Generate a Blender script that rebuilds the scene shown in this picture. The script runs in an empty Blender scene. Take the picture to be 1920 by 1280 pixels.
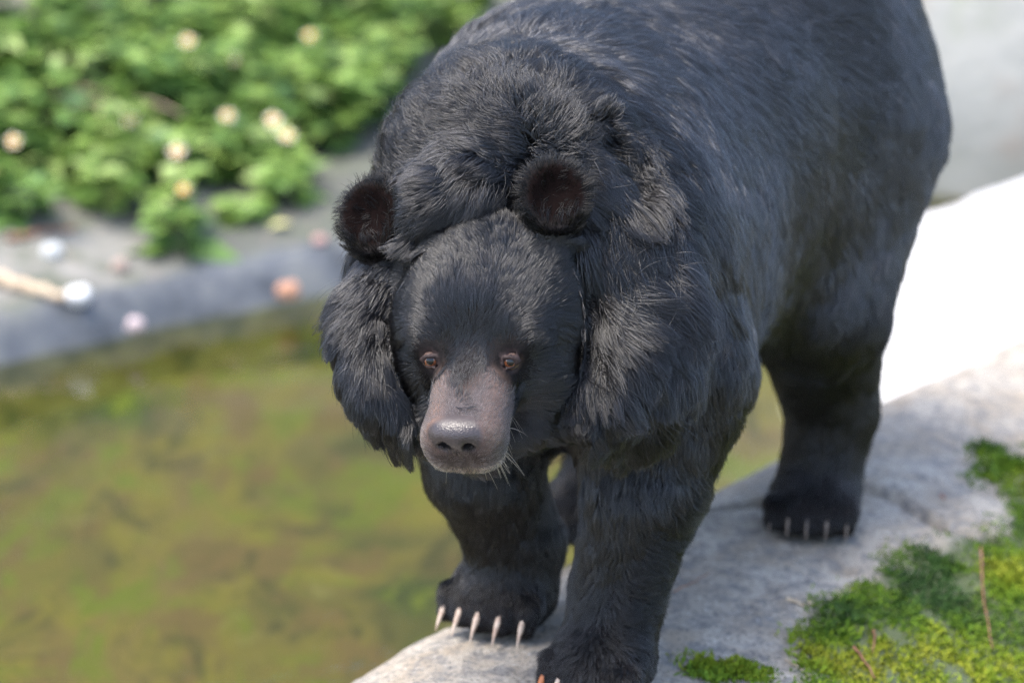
import bpy, math, random
import numpy as np
from mathutils import Vector, Matrix, Quaternion
from mathutils.kdtree import KDTree

rng = np.random.default_rng(7)
random.seed(7)
FUR = 1.0                      # fur density factor

# ------------------------------------------------------------------ camera
FPX = 5444.0                   # focal length in pixels of the 1920 px wide photograph
TH = math.radians(18.0)        # camera looks down by this angle
CAMZ = 1.534
CAM = np.array([0.0, 0.0, CAMZ])
RIGHT = np.array([1.0, 0.0, 0.0])
FWD = np.array([0.0, math.cos(TH), -math.sin(TH)])
UP = np.array([0.0, math.sin(TH), math.cos(TH)])
scene = bpy.context.scene
col = scene.collection
cam_d = bpy.data.cameras.new('camera')
cam_d.sensor_width = 36.0
cam_d.lens = FPX / 1920 * 36.0
cam_d.clip_start = 0.05
cam_d.clip_end = 400.0
cam_d.dof.use_dof = True
cam_d.dof.focus_distance = 3.36
cam_d.dof.aperture_fstop = 2.5
cam_o = bpy.data.objects.new('camera', cam_d)
cam_o.location = CAM
cam_o.rotation_euler = (math.pi / 2 - TH, 0, 0)
col.objects.link(cam_o)
scene.camera = cam_o

# ------------------------------------------------------------------ light
SUN_EL, SUN_AZ = math.radians(70), math.radians(-112)   # azimuth measured from +Y towards +X
world = bpy.data.worlds.new('World'); scene.world = world
world.use_nodes = True
wn = world.node_tree
sky = wn.nodes.new('ShaderNodeTexSky'); sky.sky_type = 'NISHITA'; sky.sun_disc = False
sky.sun_elevation = SUN_EL; sky.sun_rotation = SUN_AZ
sky.air_density = 1.0; sky.dust_density = 2.5; sky.ozone_density = 1.0
bg = wn.nodes['Background']; bg.inputs['Strength'].default_value = 0.15
wn.links.new(sky.outputs[0], bg.inputs[0])
sun_d = bpy.data.lights.new('sun', 'SUN'); sun_d.energy = 1.6; sun_d.angle = math.radians(26)
sun_d.color = (1.0, 0.95, 0.87)
sun_o = bpy.data.objects.new('sun', sun_d); col.objects.link(sun_o)
sd = Vector((math.sin(SUN_AZ) * math.cos(SUN_EL), math.cos(SUN_AZ) * math.cos(SUN_EL), math.sin(SUN_EL)))
sun_o.rotation_euler = sd.to_track_quat('Z', 'Y').to_euler()
scene.view_settings.view_transform = 'Standard'
scene.view_settings.look = 'None'
scene.view_settings.exposure = 1.8
scene.view_settings.gamma = 1.0
scene.view_settings.use_curve_mapping = False
scene.render.engine = 'CYCLES'
scene.cycles.use_denoising = True
scene.cycles.denoiser = 'OPENIMAGEDENOISE'
scene.cycles.denoising_input_passes = 'RGB_ALBEDO_NORMAL'
scene.cycles.denoising_prefilter = 'NONE'
scene.cycles.use_adaptive_sampling = False
scene.cycles.max_bounces = 7
scene.cycles.transparent_max_bounces = 12
scene.cycles.sample_clamp_indirect = 6.0
scene.cycles_curves.shape = 'RIBBONS'
scene.cycles_curves.subdivisions = 2

# ------------------------------------------------------------------ helpers
def P(u, v, d):
    """pixel of the 1920x1280 photograph and depth along the camera axis -> world point"""
    return CAM + RIGHT * ((u - 960) / FPX * d) + UP * ((640 - v) / FPX * d) + FWD * d
def on_z(u, v, z):
    """pixel -> world point on the level plane z"""
    r = RIGHT * ((u - 960) / FPX) + UP * ((640 - v) / FPX) + FWD
    return CAM + r * ((z - CAMZ) / r[2])
def to_px(p):
    q = np.asarray(p) - CAM
    d = q @ FWD
    return 960 + FPX * (q @ RIGHT) / d, 640 - FPX * (q @ UP) / d, d
def nrm(v):
    v = np.asarray(v, float)
    return v / np.maximum(np.linalg.norm(v, axis=-1, keepdims=True), 1e-9)
def sstep(a, b, x):
    t = np.clip((x - a) / (b - a), 0, 1)
    return t * t * (3 - 2 * t)
def _h(ix, iy, iz, seed):
    n = (ix * 374761393 + iy * 668265263 + iz * 2147483647 + seed * 144665) & 0xffffffff
    n = ((n ^ (n >> 13)) * 1274126177) & 0xffffffff
    n = ((n ^ (n >> 16)) * 2246822519) & 0xffffffff
    return ((n ^ (n >> 15)) & 0xffff) / 32767.5 - 1.0
def vnoise(p, f, seed=0):
    """value noise in [-1, 1] at points p (n, 3)"""
    q = np.asarray(p, float) * f + 100.37
    i = np.floor(q).astype(np.int64); t = q - i
    t = t * t * (3 - 2 * t)
    r = 0
    for dx in (0, 1):
        wx = t[:, 0] if dx else 1 - t[:, 0]
        for dy in (0, 1):
            wy = t[:, 1] if dy else 1 - t[:, 1]
            for dz in (0, 1):
                wz = t[:, 2] if dz else 1 - t[:, 2]
                r = r + wx * wy * wz * _h(i[:, 0] + dx, i[:, 1] + dy, i[:, 2] + dz, seed)
    return r
def fbm(p, f, n=4, seed=0, gain=0.5):
    r, a = 0, 1.0
    for k in range(n):
        r = r + a * vnoise(p, f * 2 ** k, seed + k); a *= gain
    return r

def tag(o, label=None, cat=None, group=None, kind=None):
    if label: o['label'] = label
    if cat: o['category'] = cat
    if group: o['group'] = group
    if kind: o['kind'] = kind
    return o
def mesh_np(name, V, F, mat=None, parent=None, smooth=True, attrs=None):
    """V (n,3), F (m,k) -> one mesh object"""
    V = np.ascontiguousarray(V, np.float32); F = np.ascontiguousarray(F, np.int32)
    me = bpy.data.meshes.new(name)
    me.vertices.add(len(V)); me.vertices.foreach_set('co', V.ravel())
    k = F.shape[1]
    me.loops.add(F.size); me.loops.foreach_set('vertex_index', F.ravel())
    me.polygons.add(len(F))
    me.polygons.foreach_set('loop_start', np.arange(0, F.size, k, dtype=np.int32))
    me.update(calc_edges=True); me.validate()
    if smooth: me.polygons.foreach_set('use_smooth', np.ones(len(me.polygons), bool))
    for an, av in (attrs or {}).items():
        if av.ndim == 1:
            at = me.attributes.new(an, 'FLOAT', 'POINT'); at.data.foreach_set('value', av.astype(np.float32))
        else:
            at = me.attributes.new(an, 'FLOAT_COLOR', 'POINT')
            c4 = np.ones((len(V), 4), np.float32); c4[:, :3] = av; at.data.foreach_set('color', c4.ravel())
    if mat: me.materials.append(mat)
    o = bpy.data.objects.new(name, me); col.objects.link(o)
    if parent: o.parent = parent
    return o
def empty(name, loc=(0, 0, 0)):
    o = bpy.data.objects.new(name, None); o.location = loc; o.empty_display_size = 0.05
    col.objects.link(o); return o
def copy_tree(o, parent=None):
    c = o.copy(); col.objects.link(c)
    if parent: c.parent = parent
    for ch in o.children: copy_tree(ch, c)
    return c
def grid_mesh(name, xs, ys, zf, mat, attrs=None):
    X, Y = np.meshgrid(xs, ys)
    V = np.stack([X.ravel(), Y.ravel(), np.zeros(X.size)], 1)
    V = zf(V)
    nx, ny = len(xs), len(ys)
    i = (np.arange(ny - 1)[:, None] * nx + np.arange(nx - 1)[None]).ravel()
    F = np.stack([i, i + 1, i + nx + 1, i + nx], 1)
    return mesh_np(name, V, F, mat)
def tube(pts, rad, n=6):
    """tapered tube: returns V, F quads"""
    pts = np.asarray(pts, float); m = len(pts)
    rad = np.broadcast_to(np.asarray(rad, float), (m,))
    tg = nrm(np.gradient(pts, axis=0))
    ref = np.array([0.3, 0.5, 0.8]); 
    if abs(tg[0] @ nrm(ref)) > .9: ref = np.array([1., 0, 0])
    a = nrm(np.cross(tg, ref)); b = np.cross(tg, a)
    th = np.arange(n) / n * 2 * np.pi
    V = (pts[:, None] + rad[:, None, None] * (np.cos(th)[None, :, None] * a[:, None] + np.sin(th)[None, :, None] * b[:, None])).reshape(-1, 3)
    F = []
    for i in range(m - 1):
        for j in range(n):
            F.append((i * n + j, i * n + (j + 1) % n, (i + 1) * n + (j + 1) % n, (i + 1) * n + j))
    return V, np.array(F)
def join(parts):
    V, F, o = [], [], 0
    for v, f in parts:
        V.append(v); F.append(f + o); o += len(v)
    return np.concatenate(V), np.concatenate(F)

class NT:
    """tiny node helper"""
    def __init__(s, name):
        s.m = bpy.data.materials.new(name); s.m.use_nodes = True
        s.t = s.m.node_tree; s.b = s.t.nodes['Principled BSDF']; s.out = s.t.nodes['Material Output']
    def n(s, typ, **kw):
        nd = s.t.nodes.new('ShaderNode' + typ)
        for k, v in kw.items():
            if k in nd.inputs: nd.inputs[k].default_value = v
            else: setattr(nd, k, v)
        return nd
    def l(s, a, b): s.t.links.new(a, b)
    def coord(s, scale=1.0, src='Object'):
        tc = s.n('TexCoord'); mp = s.n('Mapping')
        mp.inputs['Scale'].default_value = scale if hasattr(scale, '__len__') else (scale,) * 3
        s.l(tc.outputs[src], mp.inputs[0]); return mp.outputs[0]
    def noise(s, vec, scale, detail=5, rough=0.55, dist=0.0):
        nd = s.n('TexNoise'); nd.inputs['Scale'].default_value = scale; nd.inputs['Detail'].default_value = detail
        nd.inputs['Roughness'].default_value = rough; nd.inputs['Distortion'].default_value = dist
        if vec is not None: s.l(vec, nd.inputs['Vector'])
        return nd.outputs['Fac']
    def ramp(s, fac, stops):
        nd = s.n('ValToRGB'); e = nd.color_ramp.elements
        while len(e) < len(stops): e.new(0.5)
        for el, (p, c) in zip(e, stops):
            el.position = p; el.color = (*c, 1) if len(c) == 3 else c
        s.l(fac, nd.inputs[0]); return nd.outputs[0]
    def mix(s, fac, a, b, mode='MIX'):
        nd = s.n('Mix', data_type='RGBA', blend_type=mode)
        for i, x in ((0, fac), (6, a), (7, b)):
            if isinstance(x, bpy.types.NodeSocket): s.l(x, nd.inputs[i])
            elif i == 0: nd.inputs[0].default_value = x
            else: nd.inputs[i].default_value = (*x, 1)
        return nd.outputs[2]
    def math(s, op, a, b=0.0):
        nd = s.n('Math', operation=op)
        for i, x in ((0, a), (1, b)):
            if isinstance(x, bpy.types.NodeSocket): s.l(x, nd.inputs[i])
            else: nd.inputs[i].default_value = x
        return nd.outputs[0]
    def bump(s, h, strength=0.3, dist=0.01):
        nd = s.n('Bump'); nd.inputs['Strength'].default_value = strength; nd.inputs['Distance'].default_value = dist
        s.l(h, nd.inputs['Height']); s.l(nd.outputs[0], s.b.inputs['Normal']); return nd
    def base(s, c):
        if isinstance(c, bpy.types.NodeSocket): s.l(c, s.b.inputs['Base Color'])
        else: s.b.inputs['Base Color'].default_value = (*c, 1)
    def set(s, **kw):
        for k, v in kw.items(): s.b.inputs[k.replace('_', ' ')].default_value = v
def g(x): return (x, x, x)
# ================================================================== THE SETTING
# ---- rock the bear walks on: a rounded ridge that runs from near left to far right
E0 = on_z(700, 1280, 0.0); E1 = on_z(1920, 640, 0.0)
RD = nrm((E1 - E0)[:2]); RN = np.array([RD[1], -RD[0]])       # RN points to the near-right side
CRACK = np.array([on_z(u, v, -.02)[:2] for u, v in ((1240, 990), (1330, 962), (1420, 958), (1520, 985), (1610, 935), (1690, 955), (1765, 1000), (1850, 1010))])
def rock_z(x, y):
    x = np.asarray(x, float); y = np.asarray(y, float)
    p = np.stack([x, y, 0 * x], 1)
    rel = np.stack([x - E0[0], y - E0[1]], 1)
    l = rel @ RD; s = rel @ RN
    s = s + 0.035 * vnoise(p, 2.2, 5) * sstep(0.0, 0.3, np.abs(s) + .1) + .012 * vnoise(p, 7, 9)
    z = np.where(s < 0.05, -2.1 * (0.05 - s) ** 2 - 1.2 * np.maximum(0, -.10 - s), 0)
    z = z - 0.10 * np.maximum(s - .12, 0) ** 1.3
    sm = 0.36 - 0.07 * np.clip(l, 0, 1.3)                      # where the mossy flank turns down
    z = z - 0.40 * np.where(s > sm, np.sqrt((s - sm) ** 2 + .004) - .063, 0)
    z = z + .010 * fbm(p, 4.5, 3, 21) + .006 * fbm(p, 17, 3, 31) * sstep(-.1, .25, s) + .0022 * fbm(p, 60, 2, 41)
    # crack between two slabs
    dmin = np.full(len(x), 9.0)
    q = p[:, :2] + np.stack([.016 * vnoise(p, 14, 3), .016 * vnoise(p, 14, 4)], 1)
    for a, b in zip(CRACK[:-1], CRACK[1:]):
        ab = b - a; t = np.clip(((q - a) @ ab) / (ab @ ab), 0, 1)
        dmin = np.minimum(dmin, np.linalg.norm(q - a - t[:, None] * ab, axis=1))
    z = z - .026 * np.exp(-(dmin / .010) ** 2)
    return z, s, l
def rock_at(u, v):
    """point of the rock surface seen at a pixel (march along the ray)"""
    p = on_z(u, v, 0.0)
    for _ in range(9):
        z = rock_z(p[None, 0], p[None, 1])[0][0]
        p = p * .4 + .6 * on_z(u, v, z)
    return p

m = NT('rock'); c = m.coord()
n1 = m.noise(c, 3.0, 6, .6); n2 = m.noise(c, 38, 6, .72); n3 = m.noise(c, 11, 5, .6, .6); n4 = m.noise(c, 160, 3, .7)
base = m.ramp(n1, [(0.30, (.30, .26, .212)), (.50, (.405, .363, .305)), (.68, (.50, .455, .385))])
base = m.mix(m.ramp(n3, [(.42, g(0)), (.62, g(.85))]), base, (.31, .255, .19))
base = m.mix(m.ramp(n2, [(.40, g(.8)), (.52, g(0))]), base, (.17, .165, .16))
base = m.mix(m.ramp(n4, [(.36, g(.85)), (.46, g(0))]), base, (.11, .105, .10))
base = m.mix(m.ramp(n4, [(.60, g(0)), (.74, g(.6))]), base, (.70, .69, .66))
vo = m.n('TexVoronoi', feature='DISTANCE_TO_EDGE'); vo.inputs['Scale'].default_value = 9; m.l(m.coord(), vo.inputs['Vector'])
at = m.n('Attribute', attribute_name='film'); base = m.mix(at.outputs['Fac'], base, (.045, .075, .014))
m.base(base); m.set(Roughness=.88)
hh = m.math('ADD', m.math('MULTIPLY', n2, .6), m.math('MULTIPLY', n4, .4))
m.bump(hh, .9, .008); ROCK = m.m
xs = np.concatenate([np.arange(-1.2, -.45, .03), np.arange(-.45, 1.35, .0075), np.arange(1.35, 3.0, .04)])
ys = np.concatenate([np.arange(1.8, 2.9, .04), np.arange(2.9, 5.2, .0085), np.arange(5.2, 6.6, .04)])
def _rz(V):
    V[:, 2] = np.maximum(rock_z(V[:, 0], V[:, 1])[0], -1.0); return V
def moss_mask(x, y):
    p = np.stack([x, y, 0 * x], 1); z, s, l = rock_z(x, y)
    edge = .365 - .085 * np.clip(l, 0, 1.3)
    mk = sstep(-.035, .045, s - edge + .075 * fbm(p, 5.5, 3, 301) + .03 * vnoise(p, 26, 309))
    return z, np.clip(mk, 0, 1), s
rock_o = tag(grid_mesh('rock', xs, ys, _rz, ROCK), kind='structure')
_c = np.zeros(len(rock_o.data.vertices) * 3, np.float32); rock_o.data.vertices.foreach_get('co', _c); _c = _c.reshape(-1, 3).astype(float)
rock_o.data.attributes.new('film', 'FLOAT', 'POINT').data.foreach_set('value', (.85 * moss_mask(_c[:, 0], _c[:, 1])[1] ** 2).astype(np.float32))

# ---- ground far below everything
m = NT('ground'); c = m.coord(); m.base(m.ramp(m.noise(c, .7, 6), [(.35, (.10, .09, .06)), (.65, (.2, .19, .15))])); m.set(Roughness=.95)
V = np.array([[-150, -150, -1.02], [150, -150, -1.02], [150, 150, -1.02], [-150, 150, -1.02]])
tag(mesh_np('ground', V, np.array([[0, 1, 2, 3]]), m.m), kind='structure')

# ---- far bank of the pond
ZW = -0.40
W0 = on_z(0, 678, ZW); W1 = on_z(620, 548, ZW)
BD = nrm((W1 - W0)[:2]); BN = np.array([-BD[1], BD[0]])
def bank_z(x, y):
    x = np.asarray(x, float); y = np.asarray(y, float)
    p = np.stack([x, y, 0 * x], 1)
    rel = np.stack([x - W0[0], y - W0[1]], 1)
    q = rel @ BN + .05 * vnoise(p, 1.3, 61) + .015 * vnoise(p, 6, 62); l = rel @ BD
    z = ZW + np.where(q < 0, 1.6 * q, 0) + .085 * sstep(0, .07, q)
    z = z + .16 * np.clip(q - .10, 0, .75) + .40 * np.clip(q - .75, 0, 2.2) + .85 * np.clip(q - 2.95, 0, 6.5) + .1 * np.maximum(q - 9.45, 0)  # upper slope raised out of view to darken what the pond reflects
    z = z + .03 * fbm(p, 2.0, 3, 65) * sstep(.05, .4, q) + .007 * fbm(p, 12, 3, 68) * sstep(0, .1, q)
    return np.maximum(z, -1.3), q, l
m = NT('bank'); c = m.coord()
n1 = m.noise(c, 1.6, 6, .6); n2 = m.noise(c, 9, 6, .65); n3 = m.noise(c, 40, 4, .6)
b = m.ramp(n1, [(.36, (.085, .088, .076)), (.5, (.15, .146, .13)), (.64, (.28, .27, .245))])
b = m.mix(m.ramp(n2, [(.48, g(0)), (.60, g(.85))]), b, (.085, .095, .065))
b = m.mix(m.ramp(n3, [(.60, g(0)), (.72, g(.5))]), b, (.30, .20, .15))
at = m.n('Attribute', attribute_name='wet'); wet = at.outputs['Fac']
b = m.mix(wet, b, m.ramp(n2, [(.35, (.045, .050, .055)), (.5, (.085, .092, .102)), (.65, (.13, .135, .13))]))
at = m.n('Attribute', attribute_name='algae'); b = m.mix(at.outputs['Fac'], b, m.ramp(n2, [(.35, (.05, .055, .018)), (.5, (.13, .11, .035)), (.65, (.17, .16, .06))]))
at = m.n('Attribute', attribute_name='soil'); b = m.mix(at.outputs['Fac'], b, m.ramp(n2, [(.35, (.055, .065, .040)), (.65, (.16, .145, .11))]))
m.base(b); m.set(Roughness=.9)
rr = m.math('SUBTRACT', .9, m.math('MULTIPLY', wet, .45)); m.l(rr, m.b.inputs['Roughness'])
m.bump(n2, .5, .02); BANK = m.m
xs = np.concatenate([np.arange(-9, -2.2, .25), np.arange(-2.2, 2.6, .035), np.arange(2.6, 10, .25)])
ys = np.concatenate([np.arange(4.6, 9.6, .035), np.arange(9.6, 22, .3)])
X, Y = np.meshgrid(xs, ys); V = np.stack([X.ravel(), Y.ravel(), 0 * X.ravel()], 1)
V[:, 2], q, l = bank_z(V[:, 0], V[:, 1])
wet = np.clip(sstep(.15, .06, q + .05 * fbm(V, 5, 3, 71)), 0, 1)
algae = sstep(.01, -.03, q)
soil = sstep(.72, 1.0, q + .12 * fbm(V, 3, 3, 75)) * np.maximum(sstep(1.45, 1.0, l + .25 * vnoise(V, 1.5, 77)), sstep(3.6, 4.6, q))
i = (np.arange(len(ys) - 1)[:, None] * len(xs) + np.arange(len(xs) - 1)[None]).ravel()
tag(mesh_np('bank', V, np.stack([i, i + 1, i + len(xs) + 1, i + len(xs)], 1), BANK, attrs={'wet': wet, 'soil': soil, 'algae': algae}), kind='structure')
def bank_at(u, v):
    p = on_z(u, v, ZW)
    for _ in range(11):
        z = bank_z(p[None, 0], p[None, 1])[0][0]
        p = p * .35 + .65 * on_z(u, v, z)
    return p

# ---- pond bed with algae, and the water above it
m = NT('pond_bed'); c = m.coord((1.0, .55, 1.0))
n1 = m.noise(c, 2.4, 4, .55, .5); n2 = m.noise(c, 5.5, 6, .68, .9); n3 = m.noise(c, 13, 6, .65, 1.2); n4 = m.noise(m.coord((1.3, .6, 1.0)), 6.1, 3, .5)
b = m.ramp(n1, [(.34, (.030, .048, .010)), (.45, (.120, .098, .032)), (.54, (.175, .150, .026)), (.66, (.150, .105, .055))])
b = m.mix(m.ramp(n2, [(.50, g(0)), (.58, g(.9))]), b, (.115, .150, .008))
b = m.mix(m.ramp(n4, [(.52, g(0)), (.62, g(.85))]), b, (.135, .085, .045))
b = m.mix(m.ramp(n2, [(.36, g(.9)), (.44, g(0))]), b, (.045, .042, .016))
b = m.mix(m.ramp(n3, [(.60, g(0)), (.72, g(.7))]), b, (.22, .20, .08))
b = m.mix(m.ramp(n3, [(.32, g(.5)), (.44, g(0))]), b, (.045, .060, .012))
b = m.mix(1.0, b, (.66, .64, .66), 'MULTIPLY'); m.base(b); m.set(Roughness=.9); m.bump(n3, .5, .02)
def _pz(V):
    V[:, 2] = -.52 + .035 * fbm(V, 1.8, 4, 81); return V
tag(grid_mesh('pond_bed', np.arange(-7, 5, .06), np.arange(1.2, 8.5, .06), _pz, m.m), kind='structure')
m = NT('water'); t = m.t; t.nodes.remove(m.b)
fr = m.n('Fresnel'); fr.inputs['IOR'].default_value = 1.33
tr = m.n('BsdfTransparent'); tr.inputs[0].default_value = (.86, .90, .70, 1)
gl = m.n('BsdfGlossy'); gl.inputs['Roughness'].default_value = .06
mx = m.n('MixShader'); m.l(fr.outputs[0], mx.inputs[0]); m.l(tr.outputs[0], mx.inputs[1]); m.l(gl.outputs[0], mx.inputs[2])
bp = m.n('Bump'); bp.inputs['Strength'].default_value = .35; bp.inputs['Distance'].default_value = .01
m.l(m.noise(m.coord((1, .6, 1)), 11, 3, .5), bp.inputs['Height']); m.l(bp.outputs[0], gl.inputs['Normal']); m.l(bp.outputs[0], fr.inputs['Normal'])
m.l(mx.outputs[0], m.out.inputs[0])
V = np.array([[-7, 1.2, ZW], [5, 1.2, ZW], [5, 8.4, ZW], [-7, 8.4, ZW]])
tag(mesh_np('water', V, np.array([[0, 1, 2, 3]]), m.m), kind='structure')
# ---- pale sunlit boulder beyond the ridge, on the right
m = NT('pale_boulder'); c = m.coord()
n1 = m.noise(c, 2.2, 6, .6); n2 = m.noise(c, 24, 5, .65)
b = m.ramp(n1, [(.3, (.44, .435, .43)), (.7, (.56, .555, .55))]); b = m.mix(m.ramp(n2, [(.36, g(.5)), (.48, g(0))]), b, (.34, .335, .33))
m.base(b); m.set(Roughness=.9); m.bump(n2, .4, .01); PALE = m.m
def boulder(name, c, rad, mat, seed, n=48, m_=26, rough=.10):
    th = np.linspace(0, 2 * np.pi, n, endpoint=False); ph = np.linspace(.02, np.pi - .02, m_)
    T, Q = np.meshgrid(th, ph); d = np.stack([np.cos(T) * np.sin(Q), np.sin(T) * np.sin(Q), np.cos(Q)], -1).reshape(-1, 3)
    sgn = np.sign(d) * np.abs(d) ** .8
    V = sgn * (1 + rough * fbm(d, 1.7, 4, seed))[:, None] * np.array(rad)
    F = [(i * n + j, (i + 1) * n + j, (i + 1) * n + (j + 1) % n, i * n + (j + 1) % n) for i in range(m_ - 1) for j in range(n)]
    o = mesh_np(name, V, np.array(F), mat); o.location = c; return o
o = boulder('pale_boulder', (1.60, 5.75, -.52), (1.08, .62, .50), PALE, 101)
tag(o, 'big smooth sunlit white boulder behind the bear beyond the rock ridge', 'boulder')

m = NT('pale_wall'); c = m.coord(); n1 = m.noise(c, 2.0, 5, .6); n2 = m.noise(c, 6, 5, .6)
b = m.ramp(n1, [(.3, (.37, .36, .32)), (.6, (.48, .465, .425))]); b = m.mix(m.ramp(n2, [(.56, g(0)), (.70, g(.7))]), b, (.42, .33, .27)); b = m.mix(m.ramp(n2, [(.30, g(.6)), (.42, g(0))]), b, (.33, .35, .24))
m.base(b); m.set(Roughness=.9); m.bump(n2, .5, .03)
o = boulder('rock_face', (2.9, 7.6, .10), (2.3, .75, 1.15), m.m, 131, 64, 32, .08)
tag(o, 'tall pale beige rock face behind the white boulder', 'rock')
# ================================================================== THE BEAR
# body frame: A = above the shoulders' ground point, a = towards the tail, b = towards the bear's left (near) side
A0 = np.array([0.06, 3.50]); AD = nrm(np.array([0.37, 0.93])); BDIR = np.array([AD[1], -AD[0]])
AX = np.array([AD[0], AD[1], 0]); BX = np.array([BDIR[0], BDIR[1], 0]); ZX = np.array([0, 0, 1.0])
def W(a, b, z): return np.array([*(A0 + a * AD + b * BDIR), z])
# head frame: origin between the eyes, HF along the muzzle, HR to the bear's left (right in the picture), HU off the bridge
HD = 3.35
HO = P(885, 662, HD)
def camv(x, y, z): return RIGHT * x + UP * y - FWD * z          # z towards the camera
HF = nrm(camv(-.15, -.69, .71)); HR = camv(1, .045, .14); HR = nrm(HR - HF * (HR @ HF)); HU = np.cross(HR, HF); HU = HU if HU @ UP > 0 else -HU
HB = np.stack([HF, HR, HU])
def H(f, r, u): return HO + HF * f + HR * r + HU * u
PXM = FPX / HD                                                   # pixels per metre at the head

# ---- signed distance field on a rectilinear grid, finer round the head
def axis(lo, hi, flo, fhi, fine, coarse):
    return np.concatenate([np.arange(lo, flo, coarse), np.arange(flo, fhi, fine), np.arange(fhi, hi, coarse)])
GX = axis(-.36, .86, -.30, .24, .0042, .010); GY = axis(2.90, 4.62, 2.98, 3.44, .0042, .010); GZ = axis(-.06, .90, .22, .70, .0042, .010)
D = np.full((len(GX), len(GY), len(GZ)), .12, np.float32)
def _sub(c, ext):
    sl = []
    for G, cc, e in zip((GX, GY, GZ), c, ext):
        i0, i1 = np.searchsorted(G, cc - e), np.searchsorted(G, cc + e)
        sl.append(slice(i0, max(i1, i0 + 1)))
    s = tuple(sl)
    return s, np.stack(np.meshgrid(GX[s[0]], GY[s[1]], GZ[s[2]], indexing='ij'), -1).astype(np.float32)
def smin(a, b, k):
    h = np.clip(.5 + .5 * (b - a) / k, 0, 1)
    return b + (a - b) * h - k * h * (1 - h)
def comb(s, d, k, sub):
    if D[s].size == 0: return
    D[s] = -smin(-D[s], d, k) if sub else smin(D[s], d, k)
def ell(c, R, rad, k=.03, sub=False):
    """ellipsoid; R rows = its axes"""
    c = np.asarray(c); R = np.asarray(R); rad = np.asarray(rad, np.float32)
    ext = np.sqrt(((R.T * rad) ** 2).sum(1)) + .05 + k
    s, p = _sub(c, ext)
    q = (p - c.astype(np.float32)) @ R.T.astype(np.float32)
    k0 = np.linalg.norm(q / rad, axis=-1); k1 = np.linalg.norm(q / rad ** 2, axis=-1)
    comb(s, k0 * (k0 - 1) / np.maximum(k1, 1e-6), k, sub)
def cone(pts, rads, k=.03, sub=False):
    """chain of round cones"""
    pts = [np.asarray(p, float) for p in pts]
    lo = np.min(pts, 0) - max(rads) - .05 - k; hi = np.max(pts, 0) + max(rads) + .05 + k
    s, p = _sub((lo + hi) / 2, (hi - lo) / 2)
    d = None
    for (a, b, ra, rb) in zip(pts[:-1], pts[1:], rads[:-1], rads[1:]):
        ab = (b - a).astype(np.float32); t = np.clip(((p - a.astype(np.float32)) @ ab) / (ab @ ab), 0, 1)
        dd = np.linalg.norm(p - a.astype(np.float32) - t[..., None] * ab, axis=-1) - (ra + (rb - ra) * t)
        d = dd if d is None else smin(d, dd, min(.02, .35 * min(rads)))
    comb(s, d, k, sub)
def spline(px, rads, n=18):
    """smooth chain through pixel/depth points"""
    pt = np.array([P(*q) for q in px]); k = np.arange(len(pt)); t = np.linspace(0, len(pt) - 1, n)
    pe = np.concatenate([[2 * pt[0] - pt[1]], pt, [2 * pt[-1] - pt[-2]]]); out = []
    for x in t:
        i = min(int(x), len(pt) - 2); f = x - i; a, b, c, d = pe[i:i + 4]
        out.append(.5 * (2 * b + (c - a) * f + (2 * a - 5 * b + 4 * c - d) * f * f + (3 * b - a - 3 * c + d) * f ** 3))
    return out, list(np.interp(t, k, rads))
def surf(u, v):
    """first surface point of the field along a pixel's ray"""
    ds = np.arange(3.0, 4.4, .004); p = np.array([P(u, v, d) for d in ds])
    i = [np.clip(np.searchsorted(G, p[:, a]), 0, len(G) - 1) for a, G in enumerate((GX, GY, GZ))]
    w = np.argmax(D[i[0], i[1], i[2]] < 0); return ds[w]
def groove(px, rad, k):
    cone(*spline([(u, v, surf(u, v) + .002) for u, v in px], [rad] * len(px)), k, sub=True)
def rbox(c, R, half, rnd, taper, k):
    """rounded box whose r half-width tapers along f"""
    c = np.asarray(c); half = np.asarray(half, np.float32)
    s, p = _sub(c, np.full(3, np.linalg.norm(half) + .06))
    q = (p - c.astype(np.float32)) @ R.T.astype(np.float32)
    sc = 1 + taper * q[..., 0] / half[0]
    q = q.copy(); q[..., 1] = q[..., 1] / sc
    w = np.abs(q) - (half - rnd)
    d = np.linalg.norm(np.maximum(w, 0), axis=-1) + np.minimum(w.max(-1), 0) - rnd
    comb(s, d, k, False)
BR = np.stack([AX, BX, ZX])
def tilt(ax, deg):
    return np.array(Matrix.Rotation(math.radians(deg), 3, Vector(ax)))
# torso
ell(W(.16, -.01, .475), BR, (.33, .230, .245), .05)
ell(W(.42, -.01, .540), BR, (.30, .258, .265), .06)
ell(W(.66, .012, .640), BR, (.27, .270, .300), .06)
ell(W(.04, -.02, .580), BR, (.22, .175, .160), .07)
ell(W(.20, -.05, .620), BR, (.26, .190, .165), .07)
ell(W(-.01, .112, .455), BR @ tilt(BX, 8).T, (.150, .110, .215), .05)
ell(W(.02, -.135, .455), BR, (.150, .105, .205), .05)
# neck down to the head
cone([W(.04, -.02, .55), H(-.30, .005, -.01), H(-.18, .01, -.03)], [.185, .150, .125], .05)
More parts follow.
